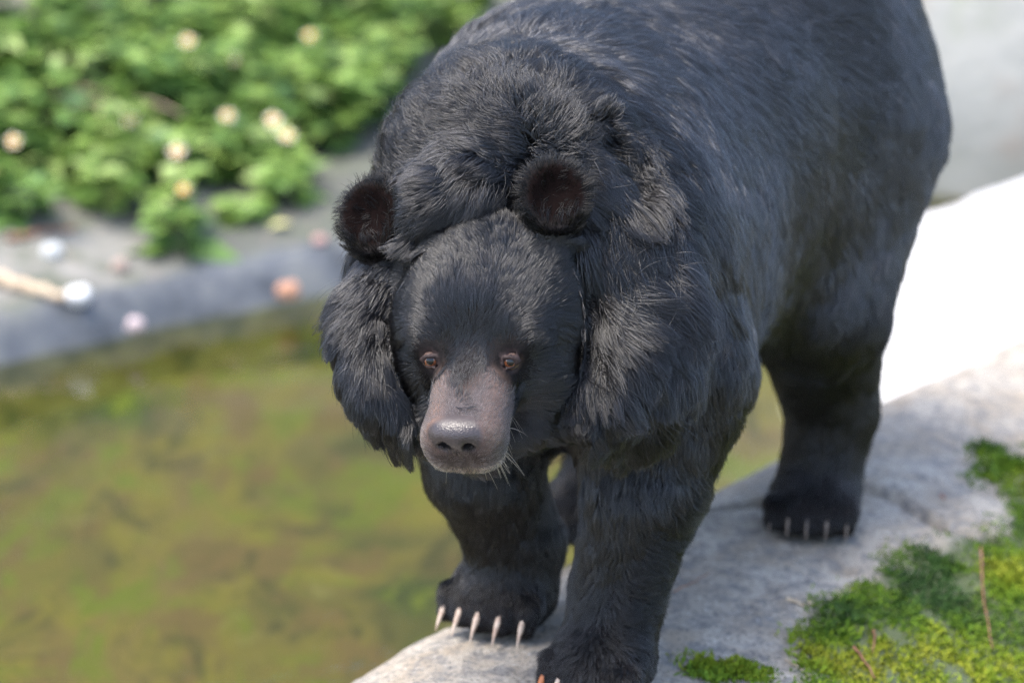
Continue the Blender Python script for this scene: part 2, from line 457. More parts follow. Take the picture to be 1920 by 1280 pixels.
# legs (paw places come from the pixels where the paws meet the rock)
def ab(u, v, z=0.0):
    p = on_z(u, v, z)[:2] - A0
    return float(p @ AD), float(p @ BDIR)
F1 = ab(1126, 1298); F2 = ab(940, 1175); H1 = ab(1524, 985); H2 = ab(1092, 995)
cone([W(-.015, .152, .38), W(-.078, .142, .245), W(F1[0] + .060, F1[1] - .002, .105), W(F1[0] + .03, F1[1] - .004, .055)], [.098, .070, .0535, .054], .05)
cone([W(.01, -.130, .38), W(-.02, -.096, .23), W(F2[0] + .03, F2[1] + .008, .11), W(F2[0] + .02, F2[1] + .004, .06)], [.095, .072, .058, .056], .05)
cone([W(.62, .165, .53), W(.50, .195, .33), W(H1[0] + .065, H1[1] + .004, .165), W(H1[0] + .04, H1[1], .07)], [.165, .100, .062, .056], .10)
cone([W(.60, -.165, .50), W(.50, -.13, .30), W(H2[0] + .09, H2[1] + .035, .155), W(H2[0] + .05, H2[1] + .012, .07)], [.155, .10, .06, .053], .05)
# paws: pad, and five toes each
PAWS = []
def paw(a, b, z, yaw, wid, toe_r, name):
    """a, b = paw centre; yaw turns the toes; returns toe tips"""
    fw = np.array(Matrix.Rotation(yaw, 3, 'Z') @ Vector(-AX)); sd_ = np.cross(ZX, fw)
    sd_ = sd_ if sd_ @ RIGHT > 0 else -sd_
    R = np.stack([fw, sd_, ZX]); c = W(a, b, z + .036)
    ell(c, R, (.062, wid, .040), .035); ell(c - fw * .012 + ZX * .010, R, (.046, wid * .80, .034), .03)
    tips = []
    for i in range(5):
        t = (i - 2) / 2
        tp = c + fw * (.058 - .016 * t * t) + sd_ * (wid * .86 * t) + ZX * (-.012 - .002 * t * t)
        cone([c + fw * .02 + sd_ * (wid * .70 * t) + ZX * .008, c + fw * (.040 - .012 * t * t) + sd_ * (wid * .82 * t) + ZX * .008, tp], [toe_r * .9, toe_r * 1.06, toe_r * .86], .006)
        tips.append((tp, fw, sd_, t))
    PAWS.append((name, tips)); return c
ZP = {}
def gz(a, b):
    w = W(a, b, 0); return float(rock_z(w[None, 0], w[None, 1])[0][0])
paw(*F1, gz(*F1), math.radians(-8), .062, .0180, 'near_fore')
paw(*F2, gz(*F2) + .004, math.radians(-6), .066, .0185, 'far_fore')
paw(*H1, gz(*H1), math.radians(8), .062, .0175, 'near_hind')
paw(*H2, max(gz(*H2), -.01), math.radians(-4), .056, .0165, 'far_hind')
# head
ell(H(-.105, -.002, -.028), HB, (.120, .115, .098), .03)
for s in (-1, 1):
    ell(H(-.075, s * .068, -.062), HB, (.075, .052, .060), .03)       # cheeks
    ell(H(-.030, s * .050, .006), HB, (.034, .032, .020), .022)        # brows
rbox(H(.050, .0025, -.038), HB, (.080, .0460, .036), .027, -.05, .022)      # muzzle
ell(H(.000, 0, -.014), HB, (.060, .034, .022), .03)                    # bridge
for s in (-1, 1):
    ell(H(.094, s * .0235, -.042), HB, (.034, .0255, .026), .010)      # upper lips
ell(H(.064, 0, -.056), HB, (.054, .037, .018), .010)                   # lower jaw
ell(H(.110, -.001, -.0165), HB, (.0200, .0280, .0150), .010)                 # nose pad
for s in (-1, 1):
    ell(H(.126, s * .0130, -.0235), HB @ tilt(HF, s * 30).T, (.010, .0066, .0052), .003, sub=True)   # nostrils
    cone([H(.126, s * .017, -.0245), H(.114, s * .0285, -.0245)], [.0030, .0018], .003, sub=True)
cone([H(.131, 0, -.027), H(.129, 0, -.046)], [.0030, .0018], .003, sub=True)          # philtrum
for s in (-1, 1):
    cone([H(.122, s * .012, -.0580), H(.102, s * .040, -.056), H(.050, s * .049, -.053)], [.0028, .0030, .0022], .004, sub=True)   # mouth line
EYES = [H(.009, -.0475, -.003), H(.009, .0475, -.003)]
ER = .0105
LOOK = [nrm(CAM + np.array([-.35, .2, -.5]) - e) for e in EYES]
for e, s, lk in zip(EYES, (-1, 1), LOOK):
    ell(e + lk * .009, HB, (.012, .0135, .0100), .006, sub=True)
    ox = nrm(HR - lk * (HR @ lk)) * s; oy = np.cross(lk, ox); oy = oy if oy @ UP > 0 else -oy
    def lid(ang, el_): return e + (ER + .0012) * nrm(lk * math.cos(ang) * math.cos(el_) + ox * math.sin(ang) * math.cos(el_) + oy * math.sin(el_))
    cone([lid(a_, .05 + .50 * math.cos(a_ * 1.25)) for a_ in (-1.15, -.6, 0, .6, 1.15)], [.0030, .0036, .0040, .0040, .0036], .002)     # upper lid
    cone([lid(a_, .04 - .66 * math.cos(a_ * 1.25)) for a_ in (-1.15, -.6, 0, .6, 1.15)], [.0024] * 5, .0015)                             # lower lid
# roll of mane over the crown, between the ears
cone([P(785, 432, 3.435), P(830, 375, 3.425), P(900, 345, 3.43), P(975, 345, 3.44)], [.026, .036, .040, .034], .014)
# ruff: two rolls of mane right of the face, one left, a beard below
cone(*spline([(1120, 450, 3.485), (1150, 560, 3.455), (1146, 680, 3.430), (1100, 775, 3.435)], [.026, .029, .029, .022]), .030)
cone(*spline([(1190, 440, 3.53), (1238, 570, 3.495), (1228, 690, 3.470), (1160, 810, 3.485)], [.036, .042, .038, .022]), .045)
cone(*spline([(728, 490, 3.48), (702, 570, 3.460), (698, 650, 3.44), (728, 725, 3.425), (785, 775, 3.43)], [.026, .028, .028, .027, .026]), .024)
cone([P(790, 770, 3.44), P(900, 810, 3.46), P(1080, 760, 3.44)], [.03, .04, .03], .03)
groove([(1062, 452), (1098, 540), (1104, 640), (1085, 720), (1050, 790)], .011, .016)
groove([(800, 446), (850, 416), (920, 402), (990, 408), (1035, 436)], .009, .014)
groove([(1120, 262), (1162, 300), (1192, 350)], .016, .020)
groove([(765, 500), (733, 570), (729, 650), (748, 720), (775, 765)], .009, .014)
# ears
EARS = []
for (u, v, d, r_, nx, ny) in ((700, 404, 3.435, .0455, -.40, .14), (1040, 364, 3.375, .0425, .10, .14)):
    c = P(u, v, d); nz = nrm(camv(nx, ny, .9)); xx = nrm(np.cross(UP, nz)); yy = np.cross(nz, xx)
    R = np.stack([xx, yy, nz])
    ell(c, R, (r_, r_ * 1.02, .015), .010)
    cone([c - yy * r_ * .4 - nz * .014, c - yy * r_ * .9 - nz * .06], [.028, .040], .015)
    ell(c + nz * .017 - yy * r_ * .20, R, (r_ * .70, r_ * .84, .022), .009, sub=True)
    EARS.append((c, R, r_))

# ---- surface nets
def surface_nets(D):
    s = D < 0
    n = [k - 1 for k in D.shape]
    cnt = np.zeros(n, np.uint8); acc = np.zeros((*n, 3), np.float32)
    inside = np.zeros(n, np.uint8)
    for i in (0, 1):
        for j in (0, 1):
            for k in (0, 1):
                inside += s[i:i + n[0], j:j + n[1], k:k + n[2]]
    act = (inside > 0) & (inside < 8)
    idx = np.argwhere(act); vid = np.full(n, -1, np.int32); vid[act] = np.arange(len(idx))
    pos = np.zeros((len(idx), 3)); c = np.zeros(len(idx))
    cor = [(i, j, k) for i in (0, 1) for j in (0, 1) for k in (0, 1)]
    G = (GX, GY, GZ)
    val = {o: D[idx[:, 0] + o[0], idx[:, 1] + o[1], idx[:, 2] + o[2]] for o in cor}
    cp = {o: np.stack([G[a][idx[:, a] + o[a]] for a in range(3)], 1) for o in cor}
    for o in cor:
        for a in range(3):
            if o[a] == 0:
                o2 = list(o); o2[a] = 1; o2 = tuple(o2)
                d0, d1 = val[o], val[o2]; x = (d0 < 0) != (d1 < 0)
                t = np.where(x, d0 / np.where(x, d0 - d1, 1), 0)
                pos += np.where(x[:, None], cp[o] + (cp[o2] - cp[o]) * t[:, None], 0); c += x
    pos /= c[:, None]
    F = []
    for a in range(3):
        b_, c_ = (a + 1) % 3, (a + 2) % 3
        sl0 = [slice(None)] * 3; sl1 = [slice(None)] * 3; sl0[a] = slice(0, -1); sl1[a] = slice(1, None)
        s0, s1 = s[tuple(sl0)], s[tuple(sl1)]
        e = np.argwhere(s0 != s1)
        ok = (e[:, b_] > 0) & (e[:, c_] > 0) & (e[:, b_] < n[b_]) & (e[:, c_] < n[c_])
        e = e[ok]; flip = s0[e[:, 0], e[:, 1], e[:, 2]]
        def vi(db, dc):
            q = e.copy(); q[:, b_] += db; q[:, c_] += dc
            return vid[q[:, 0], q[:, 1], q[:, 2]]
        quad = np.stack([vi(-1, -1), vi(0, -1), vi(0, 0), vi(-1, 0)], 1)
        quad[~flip] = quad[~flip][:, ::-1]
        F.append(quad)
    return pos, np.concatenate(F)
BV, BF = surface_nets(D)
# keep the biggest connected piece and relax a little
def relax(V, F, it, lam=.5):
    e = np.concatenate([F[:, [0, 1]], F[:, [1, 2]], F[:, [2, 3]], F[:, [3, 0]]])
    for _ in range(it):
        s = np.zeros_like(V); c = np.zeros(len(V))
        for ax in range(3):
            s[:, ax] = np.bincount(e[:, 0], V[e[:, 1], ax], len(V)) + np.bincount(e[:, 1], V[e[:, 0], ax], len(V))
        c = np.bincount(e[:, 0], minlength=len(V)) + np.bincount(e[:, 1], minlength=len(V))
        V = V + lam * (s / np.maximum(c, 1)[:, None] - V)
    return V
BV = relax(BV, BF, 2)
def head_local(p): return (np.asarray(p) - HO) @ HB.T
hl = head_local(BV)
f_, r_, u_ = hl.T
# skin colours: black hide, brown muzzle, dark nose pad, reddish inner ear
skin = np.tile(np.array([.016, .014, .014]), (len(BV), 1)); gloss = np.full(len(BV), .85)
def paint(mask, colr):
    global skin
    skin = skin * (1 - mask[:, None]) + mask[:, None] * np.array(colr)
nz_ = .35 * fbm(BV, 60, 3, 91)
muz = sstep(.004, .040, f_ + .010 * nz_ - .016 * sstep(.022, .042, np.abs(r_))) * sstep(.075, .055, np.abs(r_)) * sstep(-.13, -.10, u_)
muz = muz * sstep(-.004, .034, f_ + .010 * nz_ - .050 * np.exp(-(r_ / .027) ** 2))
paint(muz, (.150, .094, .072)); gloss = gloss + muz * (.6 - gloss)
paint(muz * sstep(-.030, -.020, r_ * -1 - .0 + .01 * nz_) * 0.0, (.1, .1, .1))
paint(muz * sstep(.038, .014, np.abs(r_ - .004) + .008 * nz_) * sstep(.160, .12, f_ + .02 * nz_) * .95, (.046, .037, .039))
lipd = muz * sstep(-.026, -.038, u_ + .006 * nz_) * sstep(.075, .105, f_)
paint(lipd * .9, (.040, .028, .025))
rim = muz * sstep(-.062, -.067, u_) * sstep(.06, .09, f_)
paint(rim, (.34, .25, .19))
nose = np.clip(1.25 - np.linalg.norm((hl - np.array([.112, -.001, -.0170])) / np.array([.0215, .0295, .0165]), axis=1), 0, .12) / .12
nose = nose * sstep(.098, .112, f_ - .4 * np.maximum(u_ + .012, 0) + .004 * nz_)
paint(nose, (.042, .032, .032))
gloss = gloss * (1 - nose) + nose * .26
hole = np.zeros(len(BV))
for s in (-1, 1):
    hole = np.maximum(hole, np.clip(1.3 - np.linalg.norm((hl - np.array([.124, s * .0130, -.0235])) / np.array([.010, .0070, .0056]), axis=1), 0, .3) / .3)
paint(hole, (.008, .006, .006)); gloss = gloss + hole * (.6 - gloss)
for e in EYES:
    de = np.linalg.norm(BV - e, axis=1); k = sstep(.0165, .0130, de)
    paint(k, (.034, .021, .020)); gloss = gloss * (1 - k) + .58 * k
earmask = np.zeros(len(BV))
for c, R, rr in EARS:
    q = (BV - c) @ R.T
    k = sstep(rr * .86, rr * .72, np.hypot(q[:, 0], q[:, 1])) * sstep(-.018, -.012, q[:, 2]) * sstep(.03, .02, q[:, 2])
    earmask = np.maximum(earmask, k)
paint(earmask, (.0080, .0048, .0044)); gloss = gloss + earmask * (.9 - gloss)
m = NT('hide'); at = m.n('Attribute', attribute_name='skin'); c = m.coord()
n = m.noise(c, 420, 3, .6); n2 = m.noise(c, 90, 4, .6)
vor = m.n('TexVoronoi'); vor.inputs['Scale'].default_value = 520; m.l(c, vor.inputs['Vector'])
m.base(m.mix(1.0, at.outputs['Color'], m.ramp(n2, [(.3, g(.78)), (.7, g(1.15))]), 'MULTIPLY'))
at2 = m.n('Attribute', attribute_name='gloss'); m.l(at2.outputs['Fac'], m.b.inputs['Roughness'])
m.l(m.ramp(at2.outputs['Fac'], [(.25, g(.55)), (.62, g(.22)), (.85, g(.03))]), m.b.inputs['Specular IOR Level'])
m.bump(m.math('ADD', m.math('MULTIPLY', vor.outputs['Distance'], .7), n), .30, .002); HIDE = m.m
bear = empty('bear', tuple(W(.2, 0, -.02)))
tag(bear, 'large black bear with a shaggy ruff standing on the pale rock by the pond', 'bear')
MI = Matrix.Translation(-Vector(bear.location))
def kid(o, parent=None):
    o.parent = parent or bear
    o.matrix_parent_inverse = MI if parent is None else Matrix.Identity(4)
    return o
body = kid(mesh_np('body', BV, BF, HIDE, attrs={'skin': skin, 'gloss': gloss}))
body['label'] = 'brown naked muzzle with dark nose, black hide under the fur'

# ---- eyes
def uv_sphere(c, r, n=20, m_=12, axis=None):
    z = nrm(axis if axis is not None else [0, 0, 1]); x = nrm(np.cross(z, [.2, .9, .1])); y = np.cross(z, x)
    V, F = [], []
    for i in range(m_ + 1):
        t = math.pi * i / m_
        for j in range(n):
            p = 2 * math.pi * j / n
            V.append(c + r * (math.cos(t) * z + math.sin(t) * (math.cos(p) * x + math.sin(p) * y)))
    for i in range(m_):
        for j in range(n):
            F.append((i * n + j, (i + 1) * n + j, (i + 1) * n + (j + 1) % n, i * n + (j + 1) % n))
    return np.array(V), np.array(F)
def cap(c, r, ax, ang, n=20, rings=4, a0=0.0):
    z = nrm(ax); x = nrm(np.cross(z, [.2, .9, .1])); y = np.cross(z, x)
    V, F = [], []
    for i in range(rings + 1):
        t = a0 + (ang - a0) * i / rings
        for j in range(n):
            p = 2 * math.pi * j / n
            V.append(c + r * (math.cos(t) * z + math.sin(t) * (math.cos(p) * x + math.sin(p) * y)))
    for i in range(rings):
        for j in range(n):
            F.append((i * n + j, (i + 1) * n + j, (i + 1) * n + (j + 1) % n, i * n + (j + 1) % n))
    return np.array(V), np.array(F)
m = NT('eyeball'); m.base((.09, .06, .05)); m.set(Roughness=.06); EYEB = m.m
m = NT('iris'); m.base(m.ramp(m.noise(m.coord(), 600, 2), [(.35, (.10, .032, .014)), (.65, (.20, .066, .028))])); m.set(Roughness=.05); m.b.inputs['Coat Weight'].default_value = 1.0; m.b.inputs['Coat Roughness'].default_value = .02; IRIS = m.m
m = NT('pupil'); m.base((.004, .003, .003)); m.set(Roughness=.03); PUPIL = m.m
for e, look in zip(EYES, LOOK):
    eb = kid(mesh_np('eye', *uv_sphere(e, ER, axis=look), EYEB))
    kid(mesh_np('iris', *cap(e, ER * 1.02, look, .80, rings=5), IRIS), eb)
    kid(mesh_np('pupil', *cap(e, ER * 1.035, look, .42, rings=3), PUPIL), eb)

# ---- claws
m = NT('claw'); c = m.coord(); m.base(m.ramp(m.noise(c, 120, 3), [(.35, (.38, .26, .19)), (.6, (.58, .46, .36))])); m.set(Roughness=.35); CLAW = m.m
m = NT('hind_claw'); m.base(m.ramp(m.noise(m.coord(), 120, 3), [(.35, (.09, .065, .05)), (.6, (.20, .15, .115))])); m.set(Roughness=.4); HINDCLAW = m.m
m = NT('lit_claw'); m.base((.42, .13, .035)); m.set(Roughness=.35); LITCLAW = m.m  # orange light on the one outer claw, put into its colour
for name, tips in PAWS:
    for tp, fw, sd_, t in tips:
        ln = {'near_fore': .058, 'far_fore': .058, 'near_hind': .038, 'far_hind': .038}[name]
        fd = nrm(fw + sd_ * .10 * t); pts = []
        for k in range(9):
            q = k / 8
            pts.append(tp + fd * (-.002 + ln * (.62 * q - .10 * q * q)) + ZX * (.0185 - (.022 + .22 * (ln - .034)) * q - .008 * q * q))
        rad = (.0062 if ln > .04 else .0050) * (1 - np.linspace(0, 1, 9) ** 1.25 * .92)
        kid(mesh_np('claw', *tube(pts, rad, 8), LITCLAW if (name == 'near_fore' and t < -.6) else (CLAW if ln > .04 else HINDCLAW)))
# ================================================================== FUR
from mathutils.bvhtree import BVHTree
bvh = BVHTree.FromPolygons(BV.tolist(), BF.tolist())
def hit(u, v):
    d = nrm(P(u, v, 1.0) - CAM)
    h = bvh.ray_cast(Vector(CAM), Vector(d))
    return np.array(h[0]) if h[0] is not None else None
# guides read off the photograph: pixel, combing direction in the picture (x right, y down), length cm, lift deg, waviness, clumping
GUIDES = [
 # forehead and crown: away from the nose
 (885, 700, 0, -1, 1.0, 15, 0.15, 0.55), (885, 640, 0, -1, 1.3, 17, 0.15, 0.60), (880, 560, 0, -1, 1.7, 21, 0.20, 0.70), (840, 600, -.4, -1, 1.5, 19, 0.20, 0.65), (930, 600, .4, -1, 1.6, 19, 0.20, 0.65),
 (880, 480, 0, -1, 2.4, 27, 0.25, 0.75), (820, 500, -.6, -1, 2.2, 23, 0.25, 0.75), (960, 490, .5, -1, 2.2, 23, 0.25, 0.75), (900, 430, .1, -1, 2.6, 33, 0.35, 0.85),
 (770, 560, -1, -.25, 2.0, 19, 0.25, 0.70), (740, 600, -1, .35, 2.2, 17, 0.25, 0.70), (780, 640, -1, .1, 1.6, 15, 0.20, 0.65), (1030, 520, 1, -.5, 2.1, 21, 0.25, 0.75), (1060, 580, 1, .2, 2.2, 18, 0.25, 0.75),
 (1000, 620, 1, -.35, 1.6, 17, 0.20, 0.65), (1040, 660, 1, .25, 1.9, 15, 0.25, 0.70), (1075, 520, 1, .3, 2.4, 21, 0.25, 0.75), (770, 500, -.9, -.1, 2.4, 23, 0.25, 0.75),
 # cheeks
 (790, 740, -.9, .55, 1.8, 17, 0.25, 0.75), (750, 690, -1, .45, 2.0, 17, 0.25, 0.75), (780, 790, -.7, .8, 2.2, 21, 0.30, 0.80), (1010, 740, 1, .35, 1.7, 17, 0.25, 0.70), (1060, 720, 1, .45, 2.1, 17, 0.25, 0.75),
 (1000, 800, .8, .6, 2.0, 19, 0.25, 0.75), (1050, 780, .8, .7, 2.4, 21, 0.25, 0.75),
 # roll over the crown and neck mane
 (800, 420, -.3, 1, 4.0, 24, .5, .6), (850, 365, -.75, .6, 4.2, 30, .6, .65), (920, 335, -.55, .4, 4.4, 36, .7, .65), (980, 340, -.2, .5, 4.0, 36, .7, .6),
 (800, 310, -.7, -.1, 5.0, 44, .8, .6), (760, 290, -.8, -.35, 5.0, 44, .7, .6), (880, 270, -.4, -.35, 5.5, 46, .9, .6), (820, 210, -.7, -.7, 5.5, 46, .8, .6), (960, 240, 0, -.5, 5.5, 44, .9, .6),
 (900, 150, -.5, -1, 6.0, 44, .7, .6), (1000, 170, .2, -.9, 6.0, 40, .7, .6), (1080, 240, .7, -.1, 5.0, 42, .9, .6), (1130, 300, .8, .4, 5.0, 40, .9, .65), (1180, 330, .5, .8, 5.5, 36, .8, .65),
 (950, 90, -.2, -1, 6.0, 32, .5, .5),
 # ruff, right of the face
 (1150, 400, .5, 1, 8.1, 31, .45, .95), (1120, 470, .55, 1, 7.5, 31, .45, .95), (1180, 480, .55, 1, 9.4, 31, .45, .95), (1170, 560, .45, 1, 9.4, 29, .45, .95), (1240, 520, .5, 1, 9.4, 31, .45, .95),
 (1210, 640, .2, 1, 9.4, 27, .45, .95), (1160, 680, .1, 1, 8.8, 25, .45, .95), (1270, 620, .2, 1, 8.8, 25, .45, .95), (1180, 740, -.1, 1, 7.5, 25, .45, .95), (1110, 770, -.35, 1, 6.2, 25, .45, .95), (1250, 720, .05, 1, 6.9, 23, .45, .95),
 # ruff, left of the face
 (700, 500, -.4, 1, 5.8, 24, .45, .95), (670, 560, -.45, 1, 6.8, 26, .45, .95), (640, 620, -.3, 1, 6.8, 26, .45, .95), (680, 640, -.1, 1, 6.8, 22, .45, .95), (650, 700, 0, 1, 6.8, 26, .45, .95), (700, 740, .25, 1, 6.8, 26, .45, .95),
 (750, 790, .4, 1, 6.8, 30, .45, .95), (800, 820, .4, 1, 5.8, 28, .45, .95), (860, 860, .1, 1, 4.7, 22, .45, .95), (1000, 840, 0, 1, 4.2, 20, .45, .95),
 # back and shoulder
 (1020, 60, .45, -1, 5.0, 24, .3, .45), (1100, 40, .9, -.5, 4.6, 20, .25, .4), (1080, 130, .9, -.3, 4.8, 24, .35, .45), (1180, 60, 1, 0, 4.4, 16, .2, .4), (1160, 160, 1, .25, 4.8, 22, .35, .45), (1230, 230, .9, .6, 4.6, 18, .3, .45),
 (1300, 100, 1, .3, 4.2, 14, .2, .4), (1400, 60, 1, .25, 4.0, 14, .2, .4), (1360, 200, 1, .6, 4.2, 14, .2, .4), (1240, 330, .7, .9, 4.8, 18, .3, .5), (1330, 330, .85, .85, 4.2, 14, .2, .45), (1300, 450, .55, 1, 4.4, 15, .25, .5),
 (1380, 480, .5, 1, 4.0, 14, .2, .45), (1340, 580, .3, 1, 4.0, 14, .2, .45), (1390, 620, .5, .9, 4.0, 20, .25, .5), (1330, 700, .25, 1, 3.8, 16, .2, .45), (1380, 700, .5, .9, 3.6, 18, .25, .45),
 (1500, 100, 1, .3, 3.8, 12, .2, .4), (1600, 80, 1, .15, 3.6, 12, .2, .4), (1700, 80, .6, .8, 3.4, 14, .2, .4), (1480, 260, 1, .7, 3.8, 13, .2, .4), (1580, 240, 1, .5, 3.6, 12, .2, .4), (1450, 400, .55, 1, 4.2, 16, .25, .5), (1530, 420, .4, 1, 4.4, 18, .3, .55),
 (1600, 380, .2, 1, 4.4, 18, .3, .5), (1440, 560, .4, 1, 4.8, 20, .3, .55), (1500, 560, .3, 1, 5.0, 22, .35, .6), (1570, 500, 0, 1, 5.2, 22, .3, .6), (1680, 250, .2, 1, 3.4, 14, .2, .4), (1720, 300, 0, 1, 3.4, 16, .2, .4),
 (1660, 420, -.15, 1, 3.8, 18, .25, .5), (1640, 560, 0, 1, 3.6, 18, .25, .5), (1550, 700, 0, 1, 3.0, 14, .2, .4), (1600, 800, .1, 1, 2.8, 14, .2, .4), (1520, 860, -.1, 1, 2.6, 14, .2, .4), (1530, 940, -.1, 1, 2.2, 16, .15, .4),
 # near foreleg
 (1180, 860, -.1, 1, 4.2, 18, .3, .55), (1270, 800, .2, 1, 3.8, 16, .2, .5), (1340, 800, .6, .8, 3.6, 16, .2, .5), (1130, 930, -.15, 1, 3.2, 18, .25, .5), (1220, 930, .35, 1, 3.0, 14, .2, .5), (1290, 940, .9, .35, 3.0, 16, .2, .5),
 (1150, 1020, -.1, 1, 2.8, 15, .25, .5), (1230, 1030, .9, .35, 2.7, 14, .25, .5), (1110, 1100, -.35, 1, 2.6, 16, .25, .5), (1200, 1110, .9, .3, 2.6, 15, .3, .55), (1080, 1180, -.45, 1, 2.4, 18, .3, .5), (1170, 1190, .8, .5, 2.4, 16, .3, .55),
 (1060, 1250, -.3, 1, 2.2, 18, .3, .5), (1150, 1260, .3, 1, 2.0, 16, .25, .5),
 # far foreleg
 (900, 930, -.2, 1, 3.4, 18, .25, .5), (990, 920, .2, 1, 3.2, 16, .25, .5), (900, 1010, -.3, 1, 2.8, 18, .3, .5), (980, 1020, .2, 1, 2.6, 16, .25, .5), (890, 1070, -.7, .7, 2.6, 20, .4, .55), (960, 1080, .3, 1, 2.4, 18, .3, .5), (1010, 1060, .4, 1, 2.4, 18, .3, .5),
 (860, 1130, -.4, 1, 1.8, 22, .2, .4), (930, 1120, 0, 1, 1.7, 20, .2, .4), (1000, 1120, .2, 1, 2.0, 20, .2, .4), (880, 1170, -.1, 1, 1.4, 18, .1, .3),
]
gp, gd, gv = [], [], []
for (u, v, dx, dy, L, lift, wav, cl) in GUIDES:
    h = hit(u, v)
    if h is None: continue
    gp.append(h); gd.append(nrm(RIGHT * dx - UP * dy)); gv.append((L * .01, lift, wav, cl))
# the sides the camera does not see: tailwards and down
for (a, b, z, L) in ((.1, -.25, .5, .045), (.4, -.28, .5, .045), (.65, -.28, .55, .04), (.9, 0, .6, .04), (.8, .2, .5, .04), (.2, -.2, .3, .05), (.4, 0, .27, .05), (.6, 0, .3, .05), (.4, 0, .85, .045), (.7, 0, .9, .04)):
    p = W(a, b, z); h = bvh.find_nearest(Vector(p)); gp.append(np.array(h[0])); gd.append(nrm(AX * .7 - ZX * .8)); gv.append((L, 16, .25, .5))
for F_, dz in ((F1, .15), (F1, .3), (F2, .15), (F2, .3), (H1, .15), (H1, .3), (H2, .05), (H2, .15), (H2, .3)):
    for da in (.12, ):
        h = bvh.find_nearest(Vector(W(F_[0] + da, F_[1], dz))); gp.append(np.array(h[0])); gd.append(nrm(AX * .35 - ZX)); gv.append((.028, 16, .2, .5))
gp, gd, gv = np.array(gp), np.array(gd), np.array(gv)

tri = np.concatenate([BF[:, [0, 1, 2]], BF[:, [0, 2, 3]]])
e1 = BV[tri[:, 1]] - BV[tri[:, 0]]; e2 = BV[tri[:, 2]] - BV[tri[:, 0]]
fn = np.cross(e1, e2); area = np.linalg.norm(fn, axis=1) / 2; fn = nrm(fn)
vn = np.zeros_like(BV)
for k in range(3):
    for ax in range(3): vn[:, ax] += np.bincount(tri[:, k], fn[:, ax] * area, len(BV))
vn = nrm(vn)
cen = BV[tri].mean(1)
def sample(n, dens):
    w = area * dens; cdf = np.cumsum(w); t = np.searchsorted(cdf, rng.random(n) * cdf[-1]); t = np.minimum(t, len(tri) - 1)
    a, b = rng.random(n), rng.random(n); fl = a + b > 1; a[fl] = 1 - a[fl]; b[fl] = 1 - b[fl]
    i = tri[t]; w0 = 1 - a - b
    return (BV[i[:, 0]] * w0[:, None] + BV[i[:, 1]] * a[:, None] + BV[i[:, 2]] * b[:, None],
            nrm(vn[i[:, 0]] * w0[:, None] + vn[i[:, 1]] * a[:, None] + vn[i[:, 2]] * b[:, None]))
def field(p):
    """guide values interpolated at points p"""
    od, ov = np.zeros((len(p), 3)), np.zeros((len(p), 4))
    for i in range(0, len(p), 40000):
        q = p[i:i + 40000]
        d2 = ((q ** 2).sum(1)[:, None] + (gp ** 2).sum(1)[None] - 2 * q @ gp.T)
        w = 1 / (np.maximum(d2, 0) + .022 ** 2) ** 2.2
        w /= w.sum(1, keepdims=True)
        od[i:i + 40000] = w @ gd; ov[i:i + 40000] = w @ gv
    return nrm(od), ov
# density over the faces: dense on the head, thin where the camera never looks
view = (fn * nrm(CAM - cen)).sum(1)
hc = head_local(cen)
on_head = sstep(.26, .20, np.linalg.norm(hc - np.array([-.09, 0, -.02]), axis=1))
dens = (1.0 + 1.6 * on_head) * (.25 + .75 * sstep(-.45, -.1, view))
dens *= np.where(cen[:, 2] < gz(*F1) - .02, .2, 1)
def hair_mask(p):
    """zones: 0 hairy, 1 muzzle, 2 bare"""
    h = head_local(p); z = np.zeros(len(p), int)
    jit = .012 * vnoise(p, 80, 33) + rng.normal(0, .009, len(p))
    mz = (h[:, 0] > .010 + jit + .062 * np.exp(-(h[:, 1] / .028) ** 2) + .020 * sstep(.022, .042, np.abs(h[:, 1]))) & (np.abs(h[:, 1]) < .075) & (h[:, 2] > -.13)
    z[mz] = 1
    nz = (np.linalg.norm((h - np.array([.112, -.001, -.0170])) / np.array([.0215, .0295, .0165]), axis=1) < 1.18) & (h[:, 0] > .104)
    z[nz] = 2
    for e in EYES:
        z[np.linalg.norm(p - e, axis=1) < .0146] = 2
    for c, R, rr in EARS:
        q = (p - c) @ R.T
        z[(np.hypot(q[:, 0], q[:, 1] + rr * .12) < rr * .74) & (q[:, 2] > -.022) & (q[:, 2] < .03)] = 3
        rim = (np.hypot(q[:, 0], q[:, 1]) < rr * 1.25) & (np.abs(q[:, 2]) < .035) & (z == 0)
        z[rim] = 4
    return z
